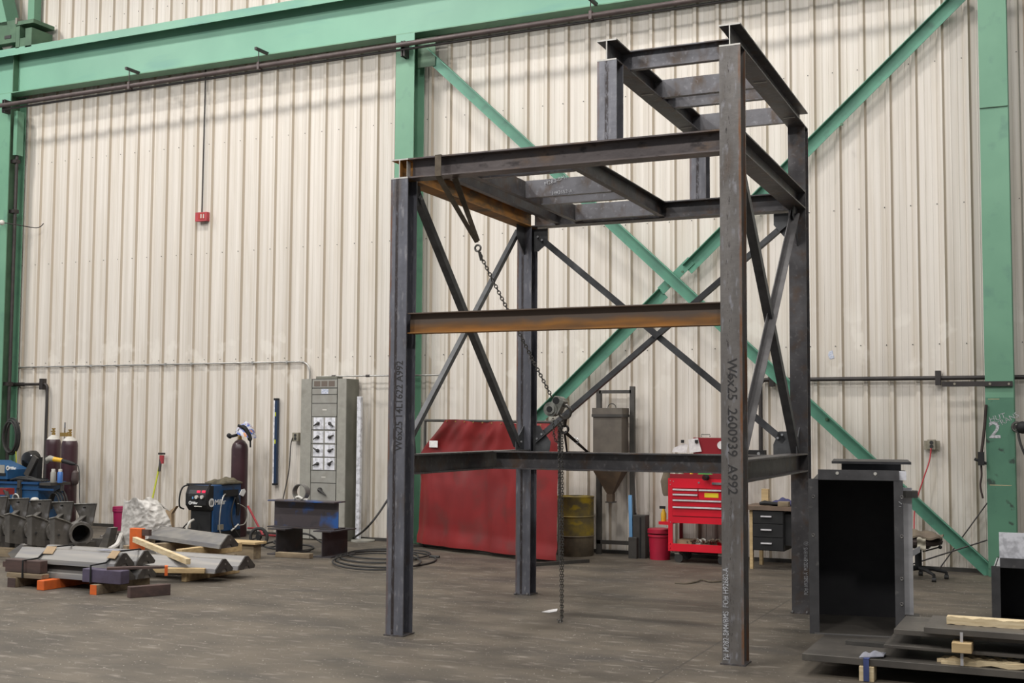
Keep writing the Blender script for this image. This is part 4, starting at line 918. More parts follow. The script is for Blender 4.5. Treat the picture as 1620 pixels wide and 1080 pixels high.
# rags and gloves in the lower shelf
for k, (px, py, ln) in enumerate(((1088, 857, .10), (1097, 853, .12), (1112, 856, .11), (1122, 855, .09))):
    c = V(CX(px), yc+.12+.05*(k % 2), CZ(869)+.03); oo = thing('work_glove', ['leather glove leftmost in the heap on the cart shelf', 'leather glove standing with raised fingers on the cart shelf', 'leather glove lying right of the raised one on the cart shelf', 'leather glove rightmost in the heap on the cart shelf'][k], 'glove', tuple(c), 0, 'gloves on the cart shelf')
    MB().sphere(c, ln*.75, 12, 8, (1.1, .6, .45)).build('palm', 'off_white' if k == 1 else 'cloth_brown', oo, True)
    for j in range(4): MB().tube(smoothpts([c+V(.02*j-.03, 0, .02), c+V(.035*j-.05+.02, -.03, .05+.012*j), c+V(.05*j-.06+.03, -.05, .05+.02*((j+k) % 3))]), [.012]*12+[.008], 6).build('finger', 'off_white' if k == 1 else 'cloth_brown', oo, True)
oo = tag(MB().box(XL+.09, yc+.08, CZ(870), XL+.27, yc+.30, CZ(870)+.11).build('small_carton', 'cardboard'), 'small cardboard carton on the lower shelf of the tool cart', 'carton')

# ================================================================== WORKBENCH WITH BLACK DRAWERS
yb = 5.78
o = thing('workbench', 'narrow workbench with black drawers seen between the two right frame legs', 'workbench', tuple(Yp(1230, 900, yb)))
BZ = lambda py: Yp(1215, py, yb).z
BX = lambda px: Yp(px, 840, yb).x
MB().box(BX(1176), yb-.02, BZ(807), BX(1274), yb+.6, BZ(801)).build('top', 'table_brown', o)
for a_, b_ in ((1185, 1190), (1247, 1252)):
    MB().box(BX(a_), yb+(.02 if a_ < 1200 else .30), 0, BX(b_), yb+(.08 if a_ < 1200 else .36), BZ(807)).build('leg', 'wood_raw', o); MB().box(BX(a_), yb+.5, 0, BX(b_), yb+.56, BZ(807)).build('leg', 'wood_raw', o)
MB().box(BX(1191), yb+.012, BZ(871), BX(1240), yb+.45, BZ(807.5)).build('drawer_unit', 'black_plastic', o)
for a_, b_ in ((808, 828), (829, 849.5), (850.5, 870)):
    d_ = MB().box(BX(1191), yb-.004, BZ(b_), BX(1239), yb+.012, BZ(a_)).build('drawer', 'black_plastic', o, bevel=.002)
    z_ = BZ(a_+9); MB().box(BX(1204), yb-.022, z_-.006, BX(1221), yb-.004, z_+.010).build('drawer_handle', 'handle_silver', d_)
MB().box(BX(1240), yb+.05, BZ(862), BX(1262), yb+.45, BZ(812)).build('side_bin', 'black_plastic', o)
tz = BZ(801)
o = tag(MB().box(BX(1197), yb+.25, tz, BX(1208), yb+.33, tz+.19).build('wood_block', 'wood_raw'), 'upright pale wood block on the narrow workbench', 'wood block')
o = tag(MB().box(BX(1230), yb+.02, tz, BX(1247), yb+.12, tz+.06).build('brush', 'wood_old', bevel=.004), 'small brown wooden brush block on the workbench', 'brush')
m = MB(); c0 = BX(1200)
m.tube(smoothpts([V(BX(1199), yb+.10, tz+.025), V(BX(1207), yb+.10, tz+.05), V(BX(1218), yb+.1, tz+.03), V(BX(1228), yb+.12, tz+.03)]), [.02]*7+[.03]*5+[.022]*20, 8) if False else m.tube([V(BX(1199), yb+.10, tz+.025), V(BX(1207), yb+.10, tz+.035), V(BX(1218), yb+.1, tz+.03), V(BX(1229), yb+.12, tz+.025)], [.018, .03, .022, .02], 8)
o = tag(m.build('grinder', 'black_plastic', None, True), 'black hand tool lying at the left of the workbench top', 'tool')
m = MB(); m.grid(lambda u, v: V(BX(1214)+(BX(1254)-BX(1214))*u, yb+.14+.2*v, tz+.025+.075*sin(u*PI)**.5*(1-(2*v-1)**2)*(.8+.15*sin(u*11+v*5)+.1*sin(u*23+v*9))), 28, 8, V(0, 0, -.018))
o = tag(m.build('cloth_heap', 'blue_fabric', None, True), 'dark blue cloth heaped on the workbench top', 'cloth')

# ================================================================== BLACK STEEL BOXES (right)
o = thing('steel_box', 'large open fronted black steel box with a flanged neck on top', 'steel box', tuple(Gp(1356, 1005, .145)))
fl_ = Gp(1289, 1002, .145); fr_ = Gp(1424, 1009, .145)
bd = (fr_-fl_); bd.z = 0; bw = bd.length+.0; an = math.atan2(bd.y, bd.x)
BT = Matrix.Translation(V(fl_.x, fl_.y, .146)) @ Matrix.Rotation(an, 4, 'Z')
o.matrix_world = BT; WM[o.name] = BT
LB = lambda: MB(BT)
Hb = Lp(1289, 757, fl_, fr_).z-.146; dpb = .92; tt = .008
LB().box(0, 0, 0, tt, dpb, Hb).build('left_wall', 'box_inside', o); LB().box(bw-tt, 0, 0, bw, dpb, Hb).build('right_wall', 'box_inside', o)
LB().box(tt, dpb-tt, 0, bw-tt, dpb, Hb).build('rear_wall', 'box_inside', o); LB().box(tt, 0, 0, bw-tt, dpb-tt, tt).build('bottom', 'plate_steel', o); LB().box(tt, 0, Hb-tt, bw-tt, dpb-tt, Hb).build('top', 'black_steel', o)
LB().box(-.035, -.008, .0, .035, 0, Hb).build('front_flange', 'box_edge', o); LB().box(bw-.03, -.008, .0, bw+.035, 0, Hb).build('front_flange', 'box_edge', o)
LB().box(.035, -.010, Hb-.005, bw+.01, -.001, Hb+.07).build('top_flange', 'box_edge', o); LB().box(-.0, -.012, -.0, bw, 0, .009).build('bottom_lip', 'zinc_bar', o)
for px, py in ((1325, 748), (1385, 749)):
    c = Lp(px, py, fl_, fr_); MB().cyl(c+V(0, -.016, 0), c+V(0, -.010, 0), .012, n=10).build('bolt_hole', 'off_white', o)
for px, py in ((1427, 786), (1427, 848), (1427, 915), (1427, 955), (1287, 785), (1287, 846)):
    c = Lp(px, py, fl_, fr_); MB().torus(c+V(0, -.010, 0), (0, 1, 0), .010, .003, 10, 5).build('bolt_hole', 'zinc_bar', o)
LB().box(bw+.002, .05, .0, bw+.012, dpb, Hb+.02).build('outer_cladding', 'bare_steel', o)
LB().box(bw-.06, .004, Hb+.001, bw+.06, .35, Hb+.06).build('corner_plate', 'silver_label', o)
LB().box(bw+.03, .10, .03, bw+.10, .16, Hb-.06).build('side_stiffener', 'bare_steel', o)
LB().box(bw+.03, .05, Hb-.13, bw+.14, .18, Hb-.08).build('side_lug', 'frame_dark', o); LB().box(bw+.03, .05, .10, bw+.14, .18, .155).build('side_lug', 'frame_dark', o)
m = LB(); m.prism([(bw+.012, .10, Hb*.46), (bw+.012, .10, Hb*.50), (bw+.16, .30, Hb*.56), (bw+.16, .30, Hb*.52)], (0, .03, 0)); m.build('side_strut', 'bare_steel', o)
LB().box(.20, .22, Hb, bw+.03, .80, Hb+.11).build('neck', 'black_steel', o); LB().box(.13, .14, Hb+.11, bw+.10, .88, Hb+.128).build('neck_flange', 'black_steel', o)
text('17', .05, 'chalk', o, BT @ V(bw+.018, -.0095, Hb*.82), (0.3, 0, 1), (-1, 0, .3), bold=-.001)

o = thing('steel_box', 'smaller open black steel box cut off by the right edge of the photo', 'steel box', tuple(Gp(1572, 985, 0)))
g0 = Gp(1576, 992, .0); g1 = Gp(1640, 996, 0); BT = Matrix.Translation(V(g0.x, g0.y, 0)) @ Matrix.Rotation(.02, 4, 'Z'); o.matrix_world = BT; WM[o.name] = BT
Hb2 = Yp(1576, 895, g0.y).z; bw2 = .8
LB().box(0, 0, 0, tt, .7, Hb2).build('left_wall', 'black_steel', o); LB().box(bw2-tt, 0, 0, bw2, .7, Hb2).build('right_wall', 'black_steel', o); LB().box(tt, .7-tt, 0, bw2-tt, .7, Hb2).build('rear_wall', 'box_inside', o)
LB().box(tt, 0, 0, bw2-tt, .69, tt).build('bottom', 'box_inside', o); LB().box(-.01, 0, Hb2-tt, bw2, .7, Hb2).build('top', 'bare_steel', o)
LB().box(-.03, -.008, 0, .04, 0, Hb2).build('front_flange', 'box_edge', o); LB().box(.04, -.012, Hb2-.01, bw2, 0, Hb2+.07).build('top_flange', 'box_edge', o)
LB().box(.035, .02, Hb2, bw2, .035, Hb2+.28).build('upstand', 'silver_label', o)
c = BT @ V(.24, -.018, Hb2+.04); MB().cyl(c, c+V(0, .006, 0), .010, n=10).build('bolt_hole', 'off_white', o)

# ------------------------------------------------------------------ plate stack, dunnage
def slab(label, x0, x1, y0, y1, z0, z1, m='plate_steel', name='steel_plate', group='steel plates stacked on wood', rot=0):
    T = Matrix.Translation((x0, y0, 0)) @ Matrix.Rotation(rot, 4, 'Z')
    return tag(MB().box(0, 0, z0, x1-x0, y1-y0, z1, T).build(name, m, None, bevel=.002), label, 'steel plate' if 'plate' in name else 'board', group)
slab('long dark steel plate at the bottom of the stack, under the open box', 3.28, 6.2, -.07, 1.75, .10, .145)
slab('thin steel plate with a chalk mark, second in the stack', 3.80, 6.2, .0, .70, .215, .235)
slab('thick dark steel plate, topmost of the stack', 4.06, 6.2, -.05, .50, .335, .375)
slab('steel plate whose corner pokes out behind the topmost plate', 3.86, 4.9, .05, .68, .298, .333)
def wood(label, T, dx, dy, dz, m='wood_raw', name='wood_block'):
    return tag(MB().box(-dx/2, -dy/2, 0, dx/2, dy/2, dz, T).build(name, m, None, bevel=.003), label, 'wood block' if name == 'wood_block' else 'board')
a_bl = Gp(1376, 1036, .147)
wood('pale end-grain wood block under the front edge of the bottom plate', Matrix.Translation((a_bl.x, -.025, 0)), .095, .13, .098, 'wood_pale')
wood('wood block strapped between the second plate and the topmost plate', Matrix.Translation(Gp(1521, 1034, .235)+V(.0, .10, .0)), .12, .16, .063)
wood('dark wood bearer hidden low under the rear of the plate stack', Matrix.Translation((4.6, 1.5, 0)), .12, .3, .10, 'wood_old')
wood('dark wood bearer under the right side of the plate stack', Matrix.Translation((5.3, .4, 0)), .12, .9, .10, 'wood_old')
wood('short wood spacer between the bottom plate and the second plate', Matrix.Translation((4.35, .30, .145)), .12, .35, .07, 'wood_old')
a = Gp(1489, 1000, .376); T = Matrix.Translation((a.x, .14, .375))
o = tag(MB().grid(lambda u, v: T @ V(u*1.6, v*.10, .048+.006*sin(u*80)*cos(u*31)*(1-v)), 60, 3, V(0, 0, -.048)).build('timber_board', 'wood_pale'), 'rough splintered pale timber lying on the topmost steel plate', 'board')
for lab, x0, y0, z0, ln, rt in (('broken pale timber slat slipped between the plates', 4.16, -.02, .146, 1.5, -.02), ('short splintered wood strip wedged beside the broken slat', 4.13, .03, .150, .5, .05)):
    T = Matrix.Translation((x0, y0, z0)) @ Matrix.Rotation(rt, 4, 'Z')
    tag(MB().grid(lambda u, v: T @ V(u*ln, v*.08, .035*(.35+.65*min(1, u*5))+.006*sin(u*40+v*4)), 30, 3, V(0, 0, -.03)).build('timber_strip', 'wood_pale'), lab, 'board')
o = thing('load_strap', 'blue strap with a grey rag tied round the edge of the bottom plate', 'strap', tuple(Gp(1377, 1045, .15)))
a = Gp(1376, 1036, .147); MB().box(a.x-.018, -.100, .005, a.x+.018, -.094, .148).box(a.x-.018, -.100, .147, a.x+.018, .05, .151).build('webbing', 'strap_blue', o)
MB().grid(lambda u, v: V(a.x-.05+.15*u, -.07+(.11+.03*sin(u*9))*v+.05*u, .152+.03*(sin(u*PI)**.5)*(sin(v*PI))*(.8+.3*sin(u*13))+.012*u), 16, 8, V(0, 0, -.006)).build('rag', 'rag', o, True)
o = tag(MB().box(-.13, -.05, 0, .13, .05, .025, Matrix.Translation(Gp(1370, 1020, .146)) @ Matrix.Rotation(-.05, 4, 'Z')).build('steel_strip', 'frame_dark'), 'small dark steel strip lying on the bottom plate in front of the open box', 'steel strip')
c = Gp(1521, 1034, .236); o = tag(MB().box(c.x-.012, -.062, .15, c.x+.006, -.058, .36).build('steel_band', 'bare_steel'), 'thin steel packing band down the front of the plate stack', 'band')

# ================================================================== OFFICE CHAIR
yk = 5.75
o = thing('office_chair', 'black office chair partly hidden behind the open steel box', 'chair', tuple(Yp(1453, 915, yk)))
c = Yp(1453, 895, yk); c.z = 0
for k in range(5):
    an = 2*PI*k/5+.35; e = c+V(cos(an)*.30, sin(an)*.30, .075); MB().tube([c+V(0, 0, .12), c+V(cos(an)*.15, sin(an)*.15, .11), e], [.028, .022, .016], 8).build('base_arm', 'black_plastic', o, True)
    cs = MB().box(e.x-.015, e.y-.015, .045, e.x+.015, e.y+.015, .08).build('caster', 'black_plastic', o); MB().cyl((e.x-.022, e.y, .025), (e.x+.022, e.y, .025), .025, n=12).build('caster_wheel', 'rubber', cs, True)
MB().cyl(c+V(0, 0, .10), c+V(0, 0, .36), .038, n=14).build('gas_column', 'black_plastic', o, True)
MB().box(c.x-.12, yk-.12, .34, c.x+.12, yk+.12, .37).build('seat_plate', 'frame_dark', o)
MB().ring([[c+V(rx*cos(t)*(1 if abs(cos(t)) < .7 else .97), ry*sin(t), z_) for t in [2*PI*i/20 for i in range(20)]] for rx, ry, z_ in ((.18, .18, .365), (.26, .24, .385), (.27, .25, .42), (.24, .22, .455), (.05, .05, .46))]).build('seat', 'cloth_dark', o, True)
MB().tube([c+V(.05, -.02, .30), c+V(.20, -.05, .35), c+V(.23, -.05, .36)], .008, 6).build('lever', 'black_plastic', o); MB().sphere(c+V(.235, -.05, .36), .022, 8, 6).build('lever_knob', 'black_plastic', o, True)
m = MB(); m.grid(lambda u, v: c+V(-.25+.50*u, -.24+.46*v, .47+.06*sin(u*PI)*sin(v*PI)+.015*sin(u*14+v*6)+.01*cos(v*15)), 24, 16, V(0, 0, -.02))
o = tag(m.build('jacket', 'cloth_brown', None, True), 'brown work jacket folded on the seat of the black office chair', 'jacket')
m = MB(); m.grid(lambda u, v: c+V(.02+.09*u, -.275-.01*sin(v*9), .47-.13*v+.01*sin(u*6)), 6, 10, V(0, .01, 0))
o = tag(m.build('rag', 'outlet_box', None, True), 'pale rag hanging over the front of the black office chair seat', 'rag')

# ================================================================== SMALL THINGS ON THE OPEN FLOOR
m = MB(); m.tube(smoothpts([Gp(1068, 922, .006), Gp(1085, 923, .006), Gp(1100, 920, .012), Gp(1112, 917, .018), Gp(1125, 920, .01), Gp(1142, 919, .008)]), .011, 6)
o = tag(m.build('hose_scrap', 'sling', None, True), 'short bent scrap of hose on the floor left of the stencilled frame leg', 'hose scrap')
m = MB(); p0 = Gp(871, 967, .002)
m.prism([Gp(a_, b_, .001) for a_, b_ in ((857, 968), (868, 965), (882, 963), (881, 967), (870, 969))], (0, 0, .003)); o = tag(m.build('paper_scrap', 'paper'), 'pale paper scrap on the floor below the hoist chain', 'paper')

# ================================================================== LEFT: ANGLE BAR BUNDLES
def vbar(label, x0, x1, y, z, hw=.15, hh=.145, group=None, skew=0.):
    """folded bar with a ridge, dark end plates with a bottom notch"""
    t_ = thing('angle_bar', label, 'steel bar', ((x0+x1)/2, y+skew/2, z), 0, group)
    q = [(-hw, 0), (hw*.92, 0), (hw, .03), (.028, hh), (-.028, hh), (-hw*.90, .045)]
    MB().ring([[V(x0, y+a_, z+b_) for a_, b_ in q], [V(x1, y+a_+skew, z+b_) for a_, b_ in q]], True).build('folded_plate', 'zinc_bar', t_)
    e = [(-hw*.96, .002), (-.05, .002), (-.03, .035), (.03, .035), (.05, .002), (hw*.90, .002), (hw*.98, .03), (.026, hh-.003), (-.026, hh-.003), (-hw*.87, .045)]
    for xx, dx, yy in ((x1+.0005, .010, y+skew), (x0-.0005, -.010, y)):
        m_ = MB(); m_.prism([V(xx, yy+a_, z+b_) for a_, b_ in e], (dx, 0, 0)); ep = m_.build('end_plate', 'bar_end', t_)
        c_ = V(xx+dx, yy+.015, z+hh*.60); MB().cyl(c_, c_+V(.002 if dx > 0 else -.002, 0, 0), .011, n=10).build('plate_hole', 'zinc_bar', ep)
    return t_
G1_ = 'angle bars in the strapped front bundle'
vbar('front bar in the top layer of the strapped bundle, under cardboard pads', -4.96, -3.62, 1.02, .232, .14, .14, G1_)
vbar('rear bar in the top layer of the strapped bundle', -4.90, -3.60, 1.305, .232, .14, .14, G1_)
vbar('front bar in the bottom layer of the strapped bundle', -4.90, -3.60, 1.02, .098, .14, .13, G1_)
vbar('rear bar in the bottom layer of the strapped bundle', -4.88, -3.58, 1.305, .098, .14, .13, G1_)
def block(label, a, b, dy, z0, z1, m, name='wood_block', cap=None):
    x0 = Gp(a[0], a[1], z0).x; x1 = Gp(b[0], b[1], z0).x; y0 = (Gp(a[0], a[1], z0).y+Gp(b[0], b[1], z0).y)/2
    o_ = tag(MB().box(x0, y0, z0, x1, y0+dy, z1).build(name, m, None, bevel=.004), label, 'wood block')
    if cap: MB().box(x0-.001, y0-.003, z0+.001, x1+.001, y0, z1-.001).build('painted_end', cap, o_)
    return o_
block('weathered block under the left end of the strapped bundle', (12, 928), (24, 929), .75, 0, .095, 'wood_old', cap='wood_brown')
block('orange ended timber second from the left under the strapped bundle', (58, 933), (69, 934), .75, 0, .095, 'orange')
block('orange ended timber in the middle under the strapped bundle', (143, 940), (152, 941), .75, 0, .095, 'wood_old', cap='orange')
o = tag(MB().box(0, -.04, 0, .40, .04, .105, Matrix.Translation(Gp(196, 946)+V(.02, .04, 0)) @ Matrix.Rotation(1.09, 4, 'Z')).build('wood_block', 'wood_brown', None, bevel=.004), 'dark brown block under the right end of the strapped bundle', 'wood block')
zz0 = .215
a = Yp(20, 900, .86); b = Yp(81, 907, .86)
o = tag(MB().box(a.x, .76, .145, b.x-.05, .86, .272).build('wood_block', 'wood_brown', None, bevel=.005), 'brown timber strapped against the left front of the bar bundle', 'wood block')
a = Yp(137, 905, .80); b = Yp(198, 912, .80)
o = tag(MB().box(a.x, .74, .105, b.x, .86, .235).build('wood_block', 'wood_purple', None, bevel=.005), 'purple stained timber strapped against the right front of the bar bundle', 'wood block')
T = Matrix.Translation((-3.52, .86, .237)) @ Matrix.Rotation(.70, 4, 'Z')
o = tag(MB().box(-.12, -.05, 0, .42, .05, .02, T).build('flat_board', 'wood_brown'), 'flat board with an orange tip poking out between the layers of the bar bundle', 'board'); MB().box(.42, -.05, -.07, .45, .05, .022, T).build('painted_tip', 'orange', o)
o = tag(MB().box(-4.90, .74, .096, -4.42, .84, .143).build('wood_block', 'wood_old', None, bevel=.004), 'thin weathered wood packer under the brown strapped timber', 'wood block')
for lab, xx in (('dark packing band round the left of the bar bundle', -4.62), ('dark packing band round the right of the bar bundle', -3.72)):
    pts = [(xx-.05, .73, .10), (xx-.05, .73, .272), (xx+.0, .88, .285), (xx+.02, 1.0, .384), (xx+.05, 1.30, .384), (xx+.06, 1.44, .26)]
    m = MB(); m.tube(pts, .010, 4); o = tag(m.build('packing_band', 'black_plastic'), lab, 'band')
for lab, xx, yy, rz in (('cardboard pad under the left band of the bar bundle', -4.55, .985, .1), ('cardboard pad under the right band of the bar bundle', -3.68, .965, -.15), ('grey felt pad beside the right band of the bar bundle', -3.80, 1.02, .1)):
    T = Matrix.Translation((xx, yy, .378)) @ Matrix.Rotation(rz, 4, 'Z') @ Matrix.Rotation(.80 if 'felt' not in lab else 0, 4, 'X')
    m = MB().box(-.06, -.075 if 'felt' not in lab else -.06, 0, .06, .02 if 'felt' not in lab else .06, .006, T) if 'felt' not in lab else MB().box(-.14, -.02, .008, .10, .08, .014, T)
    tag(m.build('packing_pad', 'cardboard' if 'felt' not in lab else 'rag'), lab, 'pad')
# second bundle behind
G2_ = 'angle bars on the rear pallet'
vbar('upper bar resting on timbers on the rear pallet', -5.35, -3.80, 3.50, .25, .17, .145, G2_, -.60)
vbar('front lower bar on the rear pallet', -4.60, -3.20, 2.05, .097, .15, .14, G2_)
vbar('rear lower bar on the rear pallet', -4.50, -3.16, 2.38, .097, .15, .14, G2_)
block('pale timber under the front of the rear bar pallet', (279, 921), (302, 919), .9, 0, .095, 'wood_raw')
o = tag(MB().box(-.52, -.045, 0, .52, .045, .05, Matrix.Translation((-3.80, 1.70, .097)) @ Matrix.Rotation(.42, 4, 'Z')).build('wood_plank', 'wood_raw', None, bevel=.003), 'pale plank along the front of the rear bar pallet', 'board')
o = tag(MB().box(-.50, -.05, 0, .50, .05, .09, Matrix.Translation((-4.95, 3.15, .14)) @ Matrix.Rotation(1.2, 4, 'Z')).build('wood_plank', 'wood_old', None, bevel=.003), 'dark timber along the back of the rear bar pallet', 'board')
T = Matrix.Translation(Gp(316, 860, .24)) @ Matrix.Rotation(.10, 4, 'Z')
o = tag(MB().box(-.50, -.045, 0, .50, .045, .105, Matrix.Translation((-4.16, 3.02, .142)) @ Matrix.Rotation(1.50, 4, 'Z')).build('wood_plank', 'wood_raw', None, bevel=.003), 'timber carrying the right end of the upper bar', 'board')
o = tag(MB().box(-.30, -.12, 0, .30, .12, .03, Matrix.Translation((-4.45, 3.98, .18))).build('wood_plank', 'wood_raw', None, bevel=.003), 'short pale board beside the blue machine behind the rear pallet', 'board')
a = Gp(213, 853, .33); b = Gp(298, 888, .22); d = b-a; ang = math.atan2(d.y, d.x)
T = Matrix.Translation(a) @ d.to_track_quat('X', 'Z').to_matrix().to_4x4()
o = tag(MB().box(0, -.025, -.03, d.length, .025, .03, T).build('wood_lath', 'wood_pale', None, bevel=.002), 'long pale lath leaning slantwise in front of the rear bars', 'board')
pa_ = Yp(205, 835, 2.55); pb_ = Yp(223, 861, 2.55)
o = tag(MB().box(pa_.x, 2.55, 0, pb_.x, 2.62, pa_.z).build('orange_block', 'orange', None, bevel=.004), 'orange painted timber end standing by the white tarp', 'wood block')
MB().box(pb_.x+.001, 2.56, pb_.z+.1, pb_.x+.10, 2.61, pa_.z-.01).build('steel_clip', 'wood_brown', o)

o = tag(MB().box(-5.1, 2.85, 0, -3.95, 3.25, .139).build('timber_bearer', 'wood_old'), 'low timber bearer in the shadow under the upper rear bar', 'timber')
o = tag(MB().box(-4.6, 3.9, 0, -4.2, 4.05, .179).build('timber_bearer', 'wood_old'), 'timber bearer under the short pale board behind the rear bars', 'timber')
# ================================================================== WHITE TARP over something
o = thing('tarpaulin', 'crumpled dirty white tarpaulin draped over a crate behind the bar bundles', 'tarp', tuple(Gp(225, 868)))
gy = 3.6
def tarp(u, v):
    # u around the front from left to right, v from floor to top
    L_ = [(189, 868), (191, 840), (193, 815), (196, 790)]; R_2 = [(272, 838), (268, 822), (258, 804), (246, 788)]
    def al(P_, t):
        k = t*(len(P_)-1); i = min(int(k), len(P_)-2); f_ = k-i; return (P_[i][0]*(1-f_)+P_[i+1][0]*f_, P_[i][1]*(1-f_)+P_[i+1][1]*f_)
    l, r = al(L_, v), al(R_2, v); px = l[0]*(1-u)+r[0]*u; py = l[1]*(1-u)+r[1]*u+(2.5*sin(u*14) if v > .95 else 0)
    nz = noise.fractal(Vector((u*3, v*3.5, 1.7)), 1.1, 2.2, 4); n2 = 1-abs(noise.noise(Vector((u*7+3, v*6, 4))))*2
    dy = gy-.22*max(0, sin(u*PI))**.7+.04*nz-.012*n2
    p_ = Yp(px, py, dy); return p_
def tarp_full(u, v):
    if v <= .8: return tarp(u, v/.8)
    p_ = tarp(u, 1.0); k = (v-.8)/.2; return p_+V(0, .28*k, -.16*k)
MB().grid(tarp_full, 80, 70, V(0, .012, 0)).build('sheet', 'tarp', o, True)
a = Yp(200, 868, 3.75); b = Yp(250, 800, 3.75); MB().box(a.x+.10, 3.66, 0, b.x-.12, 3.85, b.z-.12).build('crate', 'wood_old', o)
MB().tube(smoothpts([Yp(192, 845, 3.5), Yp(186, 860, 3.3), Yp(178, 866, 3.2), Yp(174, 868, 3.2)]), .03, 8).build('hanging_corner', 'tarp', o, True)
# bar clamp leaning on the wall
o = thing('bar_clamp', 'yellow bar clamp with an orange handle leaning on the wall behind the tarp', 'clamp', tuple(Yp(240, 800, 6.3)))
b = Yp(254, 728, 6.6); a = b+(Yp(241, 790, 6.45)-b)*1.0; a = b+(a-b)*(b.z/(b.z-a.z)); MB().cyl(a, b, .014, n=8).build('bar', 'yellow_green', o, True)
b2_ = Yp(252, 745, 6.55); c2_ = Yp(255, 722, 6.6); MB().cyl(b2_, c2_, .022, n=8).build('slide', 'pipe_dark', o, True)
c = Yp(256, 727, 6.6); MB().cyl(c+V(0, 0, -.06), c+V(0, 0, .07), .035, n=10).build('handle', 'box_red', o, True); MB().box(c.x-.06, 6.58, c.z+.08, c.x+.05, 6.62, c.z+.11).build('jaw', 'pipe_dark', o)
c = Yp(185, 835, 6.2); c = V(c.x, 6.3, 0)
o = thing('bucket', 'dark pink plastic bucket standing by the wall left of the tarp', 'bucket', tuple(c))
MB().lathe(c, [(.115, 0), (.13, .28), (.14, .285), (.14, .36), (.13, .365)], 24).build('pail', 'magenta_plastic', o, True)
for k in range(2): MB().torus(c+V(0, 0, .30+.03*k), (0, 0, 1), .140, .006, 24, 5).build('rib', 'magenta_plastic', o, True)
m = MB(); m.prism([Yp(262, 806, 5.9), Yp(268, 808, 5.9), Yp(279, 800, 5.9), Yp(271, 812, 5.9), V(Yp(272, 824, 5.9).x, 5.9, 0), V(Yp(266, 826, 5.9).x, 5.9, 0)], (0, .06, 0)); m.v
o = tag(m.build('cardboard_scrap', 'cardboard'), 'torn cardboard scrap sticking up right of the tarp', 'cardboard')
# chain pile on a dark skid
o = thing('steel_skid', 'low dark steel skid between the pipe fittings and the tarp', 'skid', tuple(Gp(165, 866)))
for yy in (3.9, 4.3): MB().box(-6.9, yy, 0, -5.9, yy+.1, .12).build('runner', 'bar_end', o)
MB().box(-6.8, 3.9, .12, -6.0, 4.4, .14).build('deck', 'bar_end', o)
m = MB(); m.prism([Yp(155, 868, 3.6), Yp(170, 834, 3.6), Yp(176, 835, 3.6), Yp(168, 870, 3.6)], (0, .12, 0)); tag(m.build('bent_plate', 'zinc_bar'), 'pale bent steel plate leaning beside the open pipe end', 'steel plate')
m = MB(); rr = random.Random(3)
for k in range(3): chain(m, [V(-6.7+.2*k, 3.95+.1*k, .17), V(-6.5+.15*k, 4.2, .20+.02*k), V(-6.3, 4.0+.1*k, .18), V(-6.1+.03*k, 4.25, .17)], wire=.008, L=.06, wd=.02)
o = tag(m.build('lifting_chain', 'chain_steel'), 'heavy rusty chain heaped on the dark skid', 'chain')

